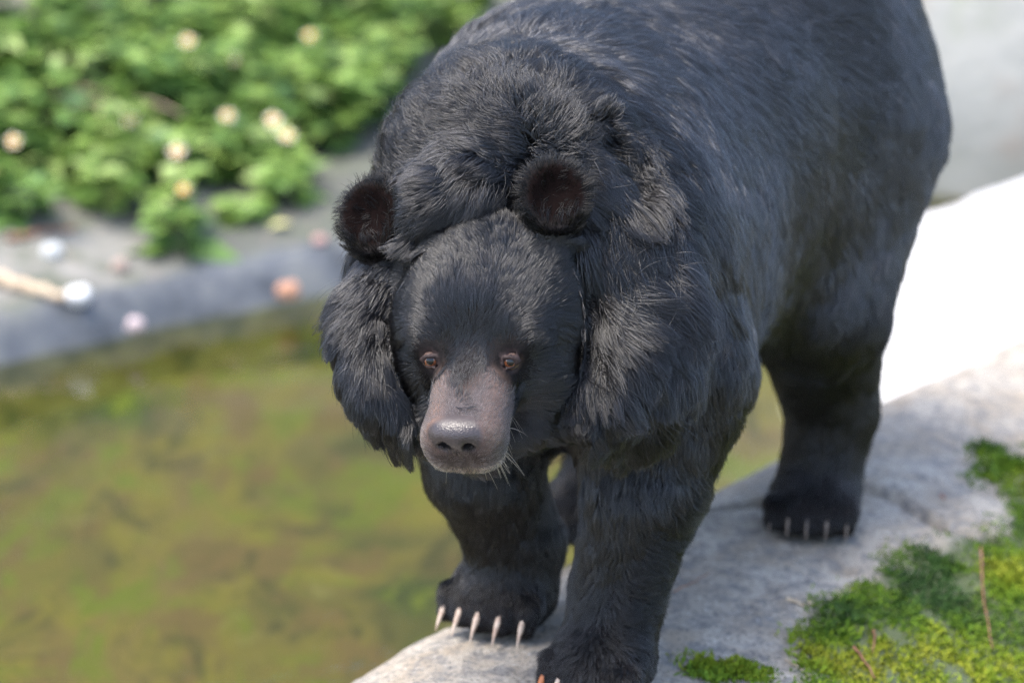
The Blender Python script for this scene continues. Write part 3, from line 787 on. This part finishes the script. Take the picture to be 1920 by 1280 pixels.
def strands(p, n, zone, K, jitter, seed):
    """control points (N, K, 3) of hairs rooted at p"""
    N = len(p); d, val = field(p); L, lift, wav, cl = val.T.copy()
    L = L.copy()
    # ear rims: hair stands out from the ear's edge; tufts grow up out of its base
    for c, R, rr in EARS:
        q = p - c; nearby = np.linalg.norm(q, axis=1) < rr * 2.2; qy = (q @ R[1]) / rr; qx = (q @ R[0]) / rr
        k = (zone == 4) & nearby
        out = nrm(q - (q @ R[2])[:, None] * R[2]); d[k] = nrm(out[k] + R[2] * .1 + R[1] * .25); L[k] = .018; lift[k] = 24; wav[k] = .15; cl[k] = .35
        k = ((zone == 4) | (zone == 3)) & nearby & (qy < -.50)
        d[k] = nrm(R[1] * .9 + R[2] * .35 + R[0] * (qx[k] * .7)[:, None]); L[k] = .020; lift[k] = 26; wav[k] = .4; cl[k] = .6
        k = (zone == 3) & nearby & (qy >= -.50)
        d[k] = nrm(out[k] * .6 + R[2] * .1 + R[1] * .3); L[k] = .013; lift[k] = 20
    k = zone == 1
    L[k] = .0075; lift[k] = 20; wav[k] = .05; cl[k] = .1
    hh = head_local(p)
    chin = k & (hh[:, 2] < -.060); L[chin] = .009; lift[chin] = 40; d[chin] = nrm(-UP * .8 + HF * .2 + (HR * .0))
    if k.any():
        kk = k & ~chin
        d[kk] = nrm(-HF * 1.0 + HR * (np.sign(hh[kk, 1]) * .5 * np.abs(hh[kk, 1]) / .045)[:, None] + HU * .2)
    br = (zone == 0) & (np.abs(hh[:, 1]) < .07); L[br] = L[br] * (1 - .22 * sstep(-.02, .03, hh[br, 0])); cl[br] = cl[br] * (1 - .7 * sstep(-.01, .03, hh[br, 0]))
    # shorten round the eyes so that they stay free
    for e in EYES:
        de = np.linalg.norm(p - e, axis=1); f = sstep(.012, .042, de); L = L * (.28 + .72 * f); lift = lift * (.55 + .45 * f)
    hg = p[:, 2] - rock_z(p[:, 0], p[:, 1])[0]; L = L * (.40 + .60 * sstep(.025, .10, hg))          # short on the toes
    # combing wanders in broad and in fine waves
    nv = np.stack([vnoise(p, 11, 200 + i) for i in range(3)], 1) * (.30 + .5 * wav)[:, None]
    nv += np.stack([vnoise(p, 38, 210 + i) for i in range(3)], 1) * (.22 + .5 * wav)[:, None]
    nv += np.stack([vnoise(p, 130, 215 + i) for i in range(3)], 1) * (.26 + .4 * wav)[:, None]
    if jitter: nv += rng.normal(0, 1, (N, 3)) * (.10 + .16 * wav)[:, None] * jitter
    for e in EYES:                                              # part round the eyes
        r = p - e; de = np.linalg.norm(r, axis=1); k = sstep(.045, .016, de); r = r - (r * n).sum(1)[:, None] * n; d = nrm(d + nrm(r) * (1.4 * k)[:, None])
    t = d + nv * np.where(zone == 1, .35, 1)[:, None]
    t = nrm(t - (t * n).sum(1)[:, None] * n)
    L = L * (1 + .28 * vnoise(p, 45, 230)) * (rng.uniform(.62, 1.12, N) if jitter else 1)
    lift = np.radians(lift * (1 + .4 * vnoise(p, 30, 240)))
    if jitter: lift = lift + np.abs(rng.normal(0, .10, N)) * jitter
    b = np.cross(n, t)
    pts = np.zeros((N, K, 3)); pts[:, 0] = p - n * .001
    ph = rng.uniform(0, 6.28, N) if jitter else vnoise(p, 60, 250) * 6.28
    for k in range(1, K):
        s = (k - .5) / (K - 1)
        lf = lift * (1.25 - 1.15 * s)
        dr = t * np.cos(lf)[:, None] + n * np.sin(lf)[:, None]
        dr = dr + b * (wav * .55 * np.sin(ph + s * 5.0))[:, None] + n * (wav * .25 * np.cos(ph * 1.3 + s * 4.0))[:, None]
        dr = nrm(dr); dr[:, 2] -= np.clip(L * 4.0, 0, .35) * s
        pts[:, k] = pts[:, k - 1] + nrm(dr) * (L / (K - 1))[:, None]
    return pts, cl, L
def make_fur(name, n, K, dens, pick, ncl, mat, rad, tip, locks=0, wild=0.0, lockw=.8):
    p, nn = sample(int(n * FUR), dens)
    z = hair_mask(p); k = pick(p, z); p, nn, z = p[k], nn[k], z[k]
    pts, cl, L = strands(p, nn, z, K, 1.0 + wild, 0)
    cl = cl * max(0, 1 - wild)
    # clumps
    cp, cn = sample(ncl, dens); cz = hair_mask(cp); ck = pick(cp, cz); cp, cn, cz = cp[ck], cn[ck], cz[ck]
    cpts, _, _ = strands(cp, cn, cz, K, 0, 0)
    kd = KDTree(len(cp))
    for i, c in enumerate(cp.tolist()): kd.insert(c, i)
    kd.balance()
    near = np.array([kd.find(q)[1] for q in p.tolist()])
    s = np.linspace(0, 1, K)[None, :, None]
    dd = np.linalg.norm(p - cp[near], axis=1)
    wgt = (cl * rng.uniform(.65, 1.15, len(p)) * sstep(.03, .008, dd))[:, None, None].clip(0, .95) * s ** 1.15
    if locks:                                                   # big locks: the small clumps lean to a lock's strand
        lp, ln_ = sample(locks, dens); lz = hair_mask(lp); lk = pick(lp, lz); lp, ln_, lz = lp[lk], ln_[lk], lz[lk]
        lpts, _, _ = strands(lp, ln_, lz, K, 0, 0)
        kd2 = KDTree(len(lp))
        for i, c in enumerate(lp.tolist()): kd2.insert(c, i)
        kd2.balance()
        nb = np.array([kd2.find(q)[1] for q in cp.tolist()])
        cpts = cpts + (lpts[nb] - cpts) * (lockw * rng.uniform(.5, 1, len(cp)) * sstep(.06, .02, np.linalg.norm(cp - lp[nb], axis=1)))[:, None, None] * s ** 1.2
    pts = pts + (cpts[near] - pts) * wgt
    N = len(p)
    me = bpy.data.hair_curves.new(name); me.add_curves([K] * N)
    me.attributes['position'].data.foreach_set('vector', pts.astype(np.float32).ravel())
    ra = me.attributes.get('radius') or me.attributes.new('radius', 'FLOAT', 'POINT')
    prof = 1 - (1 - tip) * np.linspace(0, 1, K) ** 1.5
    rr = rad * prof[None] * rng.uniform(.7, 1.2, N)[:, None] * np.clip(L / .02, .45, 1.15)[:, None]
    ra.data.foreach_set('value', rr.astype(np.float32).ravel())
    me.materials.append(mat)
    o = bpy.data.objects.new(name, me); col.objects.link(o); kid(o)
    return o
def hair_mat(name, melanin, red, rough, rrough, coat=0.0, ior=1.55, rnd=.25, tint=None, vary=False):
    mt = bpy.data.materials.new(name); mt.use_nodes = True; t = mt.node_tree
    t.nodes.remove(t.nodes['Principled BSDF'])
    h = t.nodes.new('ShaderNodeBsdfHairPrincipled'); h.model = 'CHIANG'; h.parametrization = 'MELANIN' if tint is None else 'COLOR'
    if tint is None:
        h.inputs['Melanin'].default_value = melanin; h.inputs['Melanin Redness'].default_value = red; h.inputs['Random Color'].default_value = rnd
    else: h.inputs['Color'].default_value = (*tint, 1)
    if vary:                                                    # single hairs differ: most black, a few greyer
        hi = t.nodes.new('ShaderNodeHairInfo'); rp = t.nodes.new('ShaderNodeValToRGB'); e = rp.color_ramp.elements
        e[0].position = 0; e[0].color = (*(k * .25 for k in tint), 1); e[1].position = .7; e[1].color = (*tint, 1)
        x = e.new(1.0); x.color = (*(k * 4.0 for k in tint), 1)
        t.links.new(hi.outputs['Random'], rp.inputs[0]); t.links.new(rp.outputs[0], h.inputs['Color'])
    h.inputs['Roughness'].default_value = rough; h.inputs['Radial Roughness'].default_value = rrough
    h.inputs['Coat'].default_value = coat; h.inputs['IOR'].default_value = ior; h.inputs['Random Roughness'].default_value = .2
    t.links.new(h.outputs[0], t.nodes['Material Output'].inputs[0]); return mt
HAIR = hair_mat('black_fur', .995, .1, .21, .5, ior=1.60, tint=(.0026, .0025, .0029), vary=True)
BODYHAIR = hair_mat('body_fur', 0, 0, .25, .5, ior=1.85, tint=(.0040, .0039, .0045), vary=True)
SHADEHAIR = hair_mat('shaded_leg_fur', 0, 0, .24, .5, ior=1.52, tint=(.0028, .0026, .0026), vary=True)  # duller, darker copy of the body hair; shade of the lower body put into it
EARHAIR = hair_mat('ear_fur', 0, 0, .3, .5, ior=1.40, tint=(.0016, .0014, .0014), vary=True)
MUZ = hair_mat('muzzle_fur', .5, .6, .4, .5, tint=(.040, .031, .030), vary=True)
CHIN = hair_mat('chin_fur', 0, 0, .35, .5, tint=(.45, .34, .25))
hcz = np.linalg.norm(hc - np.array([-.09, 0, -.02]), axis=1)
def near_head(p): return np.linalg.norm(head_local(p) - np.array([-.09, 0, -.02]), axis=1)
def low(p):
    """the legs and the belly, given the hair material with shade put into it"""
    return p[:, 2] + .05 * vnoise(p, 9, 260) + rng.normal(0, .03, len(p)) < .36
make_fur('shaded_leg_fur', 400000, 5, dens * (hcz > .3), lambda p, z: (near_head(p) >= .34) & low(p), 42000, SHADEHAIR, .00047, .2, locks=6000, lockw=.45)
make_fur('ear_fur', 90000, 5, dens * (hcz < .40), lambda p, z: (z == 4) | (z == 3) & (rng.random(len(p)) < .35), 9000, EARHAIR, .00036, .2)
# face: dense and short; mane: long; body
def bridge(p, z):
    """short black hairs that thin out down the bridge of the muzzle"""
    h = head_local(p); return (z == 1) & (rng.random(len(p)) < .55 * np.exp(-(h[:, 1] / .021) ** 2) * sstep(.095, .03, h[:, 0]))
make_fur('face_fur', 130000, 5, dens * (hcz < .17), lambda p, z: ((z == 0) | bridge(p, z)) & (near_head(p) < .155), 16000, HAIR, .00042, .2)
make_fur('mane', 190000, 7, dens * ((hcz > .12) & (hcz < .40)), lambda p, z: (z == 0) & (near_head(p) >= .155) & (near_head(p) < .34), 12000, HAIR, .00044, .2, locks=1000, lockw=1.0)
make_fur('body_fur', 400000, 5, dens * (hcz > .3), lambda p, z: (near_head(p) >= .34) & ~low(p), 42000, BODYHAIR, .00047, .2, locks=6000, lockw=.45)
make_fur('muzzle_fur', 60000, 3, dens * (hcz < .30) * (hc[:, 0] > 0), lambda p, z: z == 1, 3000, MUZ, .00030, .3)
make_fur('chin_fur', 60000, 4, dens * (hcz < .30) * (hc[:, 0] > 0) * (hc[:, 2] < -.05), lambda p, z: (z == 1) & (head_local(p)[:, 2] < -.059 + .006 * rng.random(len(p))) & (rng.random(len(p)) < .5), 1500, CHIN, .00030, .2)
make_fur('guard_hair', 26000, 7, dens * (hcz > .1), lambda p, z: (z == 0) & (near_head(p) > .13) & (rng.random(len(p)) < np.where(near_head(p) < .36, 1, .45)), 2000, HAIR, .00024, .2, wild=.7)
# whiskers
wp = []
for i in range(46):
    f, r = rng.uniform(.02, .105), rng.choice([-1, 1], p=[.3, .7]) * rng.uniform(.012, .040)
    h = bvh.find_nearest(Vector(H(f, r * 1.1, -.085 if i % 3 else -.062)))
    p = np.array(h[0]); n = np.array(h[1]); L = rng.uniform(.015, .034)
    d = nrm(n * .8 + HR * np.sign(r) * .5 - UP * .5 + rng.normal(0, .25, 3))
    wp.append(np.stack([p + d * L * s - ZX * .010 * s * s for s in np.linspace(0, 1, 5)]))
wp = np.array(wp)
me = bpy.data.hair_curves.new('whiskers'); me.add_curves([5] * len(wp))
me.attributes['position'].data.foreach_set('vector', wp.astype(np.float32).ravel())
ra = me.attributes.get('radius') or me.attributes.new('radius', 'FLOAT', 'POINT')
ra.data.foreach_set('value', np.tile(np.linspace(.00034, .00008, 5), len(wp)).astype(np.float32))
me.materials.append(hair_mat('pale_whisker', 0, 0, .3, .3, tint=(.62, .54, .44)))
o = bpy.data.objects.new('whisker_hair', me); col.objects.link(o); kid(o)
# ================================================================== MOSS, LITTER, PLANTS
n = 330000
x = rng.uniform(.10, 1.35, n); y = rng.uniform(2.95, 4.75, n)
z, mk, s = moss_mask(x, y)
holes = sstep(-.35, .05, fbm(np.stack([x, y, 0 * x], 1), 15, 3, 320) + .22)
keep = (rng.random(n) < mk ** 1.5 * (.12 + .88 * holes)) & (s < 1.1)
# stray tufts on the bare rock
ex, ey = [], []
for (u, v, r, k) in ((1318, 1252, .030, 420), (1345, 1262, .022, 260), (1392, 1250, .018, 240), (1420, 1266, .024, 300), (1610, 1130, .022, 200), (1560, 1190, .03, 260), (1850, 840, .03, 160), (1880, 860, .04, 200)):
    c = rock_at(u, v); ex.append(c[0] + rng.normal(0, r * .6, k)); ey.append(c[1] + rng.normal(0, r * .6, k))
x = np.concatenate([x[keep], *ex]); y = np.concatenate([y[keep], *ey]); N = len(x)
z = rock_z(x, y)[0]; p = np.stack([x, y, z], 1)
h = .005 + .009 * rng.random(N) + .009 * np.clip(fbm(p, 12, 2, 330), 0, 1)
lean = np.stack([rng.normal(.25, .8, N), rng.normal(-.35, .8, N), np.full(N, 1.0)], 1); lean = nrm(lean)
sdv = nrm(np.cross(lean, rng.normal(0, 1, (N, 3)))); w = h * rng.uniform(.09, .17, N)
p = p - lean * .002
mid = p + lean * h[:, None] * .55; tip = p + lean * h[:, None] + np.array([0, 0, -.25]) * (h * .6)[:, None] + rng.normal(0, .0012, (N, 3))
V = np.stack([p - sdv * (w * .5)[:, None], p + sdv * (w * .5)[:, None], mid + sdv * w[:, None], tip, mid - sdv * w[:, None]], 1).reshape(-1, 3)
b = np.arange(N)[:, None] * 5
F = np.concatenate([b + np.array([[0, 1, 2]]), b + np.array([[0, 2, 4]]), b + np.array([[4, 2, 3]])])
tone = .5 + .5 * np.clip(fbm(p, 8, 3, 340) * 1.1 + rng.normal(0, .18, N), -1, 1)
m = NT('moss'); at = m.n('Attribute', attribute_name='tone')
m.base(m.ramp(at.outputs['Fac'], [(.10, (.045, .095, .025)), (.38, (.13, .22, .020)), (.62, (.20, .26, .020)), (.92, (.30, .31, .035))])); m.set(Roughness=.8); m.b.inputs['Specular IOR Level'].default_value = .15
tag(mesh_np('moss', V, F, m.m, smooth=False, attrs={'tone': np.repeat(tone, 5)}), 'bright green moss growing in patches on the flank of the rock', 'moss', kind='stuff')

# ---- dry stalks, chips and needles lying on the rock
m = NT('dry_stalk'); m.base(m.ramp(m.noise(m.coord(), 60, 3), [(.35, (.16, .065, .035)), (.65, (.34, .17, .10))])); m.set(Roughness=.7); STALK = m.m
m = NT('straw'); m.base(m.ramp(m.noise(m.coord(), 90, 3), [(.35, (.42, .30, .19)), (.65, (.62, .50, .36))])); m.set(Roughness=.75); STRAW = m.m
def stalk(name, px, rad, mat, label, cat, lift=.004, group=None):
    pts = []
    for i, (u, v) in enumerate(px):
        q = rock_at(u, v); q = q + ZX * (lift if not hasattr(lift, '__len__') else lift[i]); pts.append(q)
    pts = np.array(pts); t = np.linspace(0, len(pts) - 1, 10)
    cu = np.stack([np.interp(t, np.arange(len(pts)), pts[:, k]) for k in range(3)], 1)
    cu[1:-1] = cu[1:-1] + rng.normal(0, .0006, (8, 3))
    o = mesh_np(name, *tube(cu, np.linspace(rad, rad * .4, 10), 6), mat)
    tag(o, label, cat, group); return o
stalk('grass_stalk', [(1262, 1124), (1300, 1112), (1332, 1097)], .0011, STALK, 'thin reddish dry grass stalk sticking out beside the foreleg', 'stalk', (.012, .016, .020))
stalk('wood_chip', [(1476, 1124), (1492, 1130), (1508, 1136)], .0034, STRAW, 'larger pale wood chip lying on the rock', 'chip', .002)
stalk('wood_chip', [(1517, 1131), (1524, 1134)], .0026, STRAW, 'small pale wood crumb next to the larger chip', 'chip', .002)
stalk('dead_twig', [(1635, 1185), (1640, 1205), (1637, 1228)], .0020, STALK, 'upright brown dead stem at the moss edge', 'stem', (.004, .012, .004))
stalk('dead_twig', [(1600, 1225), (1622, 1252), (1640, 1284)], .0022, STALK, 'long brown dead stem lying along the moss', 'stem', .010)
stalk('dead_twig', [(1838, 1040), (1842, 1130), (1860, 1230)], .0018, STALK, 'brown dead stem running down through the moss flank', 'stem', .012)
stalk('dry_needle', [(1472, 1240), (1500, 1256), (1528, 1272)], .0011, STRAW, 'pale dry needle lying on bare rock below the moss', 'needle', .003)
stalk('dry_needle', [(1765, 940), (1772, 948)], .0030, STALK, 'tiny reddish leaf bit at the upper tip of the moss', 'leaf bit', .010)

# ---- litter on the far bank
def pebble(u, v, r, colr, label, seed, cat='pebble'):
    m = NT('pebble'); c = m.coord(); m.base(m.ramp(m.noise(c, 40, 4), [(.3, tuple(k * .8 for k in colr)), (.7, colr)])); m.set(Roughness=.7)
    p = bank_at(u, v); o = boulder('pebble', tuple(p + ZX * r * .5), (r, r * .9, r * .8), m.m, seed, 20, 12, .18); tag(o, label, cat)
pebble(148, 566, .027, (.78, .77, .76), 'round white pebble at the wet edge of the pond', 401)
pebble(540, 556, .026, (.46, .24, .15), 'round orange-brown pebble at the wet edge of the pond', 402)
pebble(254, 616, .019, (.52, .42, .42), 'small pinkish pebble close above the water line', 403)
pebble(100, 480, .022, (.55, .56, .55), 'pale grey pebble on the bare bank below the plants', 404)
pebble(226, 508, .020, (.36, .27, .22), 'brown pebble on the bare bank below the plants', 405)
pebble(600, 455, .014, (.48, .28, .25), 'small reddish pebble on the pale dry bank', 406)
def bank_stalk(px, rad, mat, label, name='fallen_branch'):
    pts = np.array([bank_at(u, v) + ZX * rad * 1.0 for u, v in px]); t = np.linspace(0, len(pts) - 1, 14)
    cu = np.stack([np.interp(t, np.arange(len(pts)), pts[:, k]) for k in range(3)], 1) + rng.normal(0, .003, (14, 3))
    tag(mesh_np(name, *tube(cu, np.linspace(rad, rad * .6, 14), 8), mat), label, 'branch')
bank_stalk([(-60, 520), (30, 545), (125, 570)], .017, STRAW, 'pinkish brown fallen branch ending at the white pebble')
bank_stalk([(20, 455), (80, 440), (140, 430)], .008, STALK, 'thin brown twig on the bank below the plants', 'fallen_twig')

# ---- plants on the bank
def leafmat(name, stops, trans=.35):
    m = NT(name); at = m.n('Attribute', attribute_name='tone'); cr = m.ramp(at.outputs['Fac'], stops); m.base(cr); m.set(Roughness=.45)
    tr = m.n('BsdfTranslucent'); m.l(cr, tr.inputs[0]); mx = m.n('MixShader'); mx.inputs[0].default_value = trans
    m.l(m.b.outputs[0], mx.inputs[1]); m.l(tr.outputs[0], mx.inputs[2]); m.l(mx.outputs[0], m.out.inputs[0]); return m.m
LEAF = leafmat('leaf', [(.05, (.060, .135, .045)), (.45, (.16, .285, .065)), (.75, (.30, .44, .10)), (1.0, (.44, .55, .20))])
m = NT('stem'); m.base((.09, .12, .04)); STEM = m.m
m = NT('petal'); m.base((.66, .60, .46)); PETAL = m.m
m = NT('flower_disc'); m.base((.72, .36, .04)); DISC = m.m
def leaflet(base, d, n, L, w):
    """folded pointed leaf: 9 verts, 8 quads"""
    sd_ = nrm(np.cross(d, n)); V = []
    prof = ((0, .06), (.3, .85), (.6, .75), (1.0, .03))
    for s, ww in prof:
        c = base + d * L * s - n * L * (.20 * s * s)
        V += [c - sd_ * w * ww + n * w * .25 * ww, c, c + sd_ * w * ww + n * w * .25 * ww]
    F = []
    for i in range(3):
        F += [(i * 3, i * 3 + 1, i * 3 + 4, i * 3 + 3), (i * 3 + 1, i * 3 + 2, i * 3 + 5, i * 3 + 4)]
    return np.array(V), np.array(F)
def plant(name, seed, h=.30, nst=7, flowers=0, droop=0.0, lean=(0, 0, 0), tonec=.5):
    r = np.random.default_rng(seed); root = empty(name); st, lv, tn, fl = [], [], [], []
    for i in range(nst):
        a = r.uniform(0, 6.28); out = np.array([math.cos(a), math.sin(a), 0]) * (r.uniform(.25, .85) if i >= flowers else .12) + np.array(lean)
        hh = h * r.uniform(.6, 1.1); pts = []
        for s in np.linspace(0, 1, 6):
            pts.append(out * hh * (s * .6 + s * s * .35) + ZX * hh * (s * (1 - droop) - .28 * s * s * (1 + 2.5 * droop)))
        pts = np.array(pts); st.append(tube(pts, np.linspace(.0035, .0015, 6), 5))
        for k in (1, 3, 4, 5):
            for q in range(2):
                b = pts[k]; aa = a + (q * math.pi + k * 1.57 + r.normal(0, .4)); d = nrm(np.array([math.cos(aa), math.sin(aa), r.uniform(-.1, .6) - droop]))
                L = r.uniform(.05, .105) * (1.15 - .09 * k); tt = tonec + .14 * (k - 3) / 2 + r.normal(0, .2)
                nn = nrm(np.array([0, 0, 1.0]) - d * d[2] + r.normal(0, .25, 3))
                for ang, sc in ((0, 1.0), (.8, .75), (-.8, .75)):
                    dd = nrm(d * math.cos(ang) + np.cross(nn, d) * math.sin(ang)); lv.append(leaflet(b + d * L * .25, dd, nn, L * sc, L * sc * .33)); tn.append(np.full(12, tt + r.normal(0, .06)))
        if i < flowers: fl.append(pts[-1] + np.array([0, -.05, .07])); st.append(tube(np.stack([pts[-1], pts[-1] + np.array([0, -.03, .045]), pts[-1] + np.array([0, -.05, .066])]), [.002, .0016, .0014], 5))
    so = mesh_np('stem', *join(st), STEM); so.parent = root
    lo = mesh_np('foliage', *join(lv), LEAF, attrs={'tone': np.clip(np.concatenate(tn), 0, 1)}); lo.parent = root; lo['kind'] = 'stuff'
    for c in fl: flower(c, root, r)
    return root
def flower(c, root, r, rad=.021):
    rad = rad * r.uniform(.45, .9)
    up = nrm(np.array([r.normal(0, .3), -.65 + r.normal(0, .2), 1.0])); x = nrm(np.cross(up, [1, .2, 0])); y = np.cross(up, x)
    fo = mesh_np('flower', *cap(c + up * (-.007), .0125, up, 1.5, 10, 4), DISC); fo.parent = root
    ps = []
    for k in range(5):
        a = k / 5 * 6.283 + r.normal(0, .1); d = nrm(math.cos(a) * x + math.sin(a) * y + up * .12)
        ps.append(leaflet(c + d * .006, d, up, rad * r.uniform(.7, 1.1), rad * .42))
    po = mesh_np('petals', *join(ps), PETAL); po.parent = fo
def aim(o, u, v, sc=1.0, rz=None):
    p = bank_at(u, v); o.location = p - np.array([0, 0, .01]); o.scale = (sc,) * 3; o.rotation_euler.z = rng.uniform(0, 6.28) if rz is None else rz
protos = [plant('leafy_plant', 500 + i, h=rng.uniform(.22, .33), nst=int(rng.integers(6, 10)), tonec=(.34, .46, .52, .60, .66, .42)[i]) for i in range(6)]
lim = np.array([(-200, 385), (0, 385), (150, 400), (270, 430), (330, 380), (400, 350), (520, 345), (640, 290), (740, 235), (830, 170), (900, 60)])
spots = []
for v in np.arange(-70, 450, 50):
    for u in np.arange(-160, 960, 70):
        uu, vv = u + rng.uniform(-26, 26), v + rng.uniform(-18, 18)
        if vv > np.interp(uu, lim[:, 0], lim[:, 1]) - 8: continue
        if (uu - 130) ** 2 / 75 ** 2 + (vv - 190) ** 2 / 48 ** 2 < 1: continue        # a bare dry patch
        if uu > 760 and rng.random() < (uu - 760) / 300: continue
        
        if rng.random() < .18: continue
        spots.append((uu, vv))
used = set()
for (u, v) in spots:
    if np.linalg.norm(bank_at(u, v)[:2]) < 5 or bank_at(u, v)[1] > 14: continue
    i = int(rng.integers(0, 6))
    o = protos[i] if i not in used else copy_tree(protos[i])
    used.add(i); aim(o, u, v, rng.uniform(.55, 1.0)); 
    lim_v = np.interp(u, lim[:, 0], lim[:, 1])
    tone_w = ('dark green', 'mid green', 'fresh green', 'bright green', 'pale yellowish green', 'deep green')[i]
    place = 'at the lower fringe of the thicket above the bare bank' if v > lim_v - 70 else ('beside the dry gap in the thicket' if abs(u - 130) < 170 and abs(v - 190) < 110 else ('at the thin end of the thicket behind the bear' if u > 640 else ('on the upper bank behind the thicket' if v < 60 else 'in the middle of the thicket')))
    tag(o, f'{tone_w} leafy weed {place}', 'plant', f'{tone_w} weeds {place}')
for i, (u, v) in enumerate(((440, 140), (362, 105), (572, 118), (447, 262), (45, 330), (335, 345), (255, 262), (505, 268), (540, 300), (340, 402))):
    o = plant('flowering_plant', 540 + i, h=.17, nst=3, flowers=1, tonec=.55); aim(o, u, v + 78, 1.0, 0)
    tag(o, 'leafy bank plant carrying a small white and yellow daisy flower', 'plant', 'flowering plants on the bank')
o = plant('hanging_sprig', 560, h=.28, nst=4, droop=1.0, lean=(.2, -1.0, 0), tonec=.66); aim(o, 262, 405, 1.0, 0)
tag(o, 'long pale green sprig hanging down over the bare bank', 'plant')
o = plant('hanging_sprig', 561, h=.26, nst=4, droop=1.0, lean=(-.6, -.8, 0), tonec=.7); aim(o, 215, 380, 1.0, 0)
tag(o, 'short bright sprig drooping at the lower edge of the thicket', 'plant')
o = plant('seedling', 562, h=.07, nst=4, tonec=.55); aim(o, 462, 412, .9); tag(o, 'lone small green seedling on the pale dry bank', 'plant')
o = mesh_np('fallen_leaf', *leaflet(np.zeros(3), np.array([.9, .3, .1]), ZX, .055, .022), None); m = NT('yellow_leaf'); m.base((.50, .48, .20)); o.data.materials.append(m.m)
aim(o, 545, 428, 1.0); o.location.z += .022; tag(o, 'pale yellow fallen leaf on the dry bank', 'leaf')
# dry stalks in the bare patch
for k, (u, v) in enumerate(((80, 165), (130, 190), (175, 200), (110, 215))):
    c = bank_at(u, v); o = empty('dead_tuft', tuple(c))
    for i in range(9):
        d = nrm(np.array([rng.normal(0, .8), rng.normal(-.2, .6), rng.uniform(.1, .7)])); L = rng.uniform(.06, .16); b0 = rng.normal(0, .04, 3) * (1, 1, 0)
        mesh_np('stalk', *tube(np.stack([b0 + d * L * s - ZX * .05 * s * s for s in np.linspace(0, 1, 5)]), np.linspace(.005, .002, 5), 5), STRAW).parent = o
    tag(o, 'tuft of dry brown stalks in a bare gap of the thicket', 'stalks', 'dry tufts in the thicket gap')
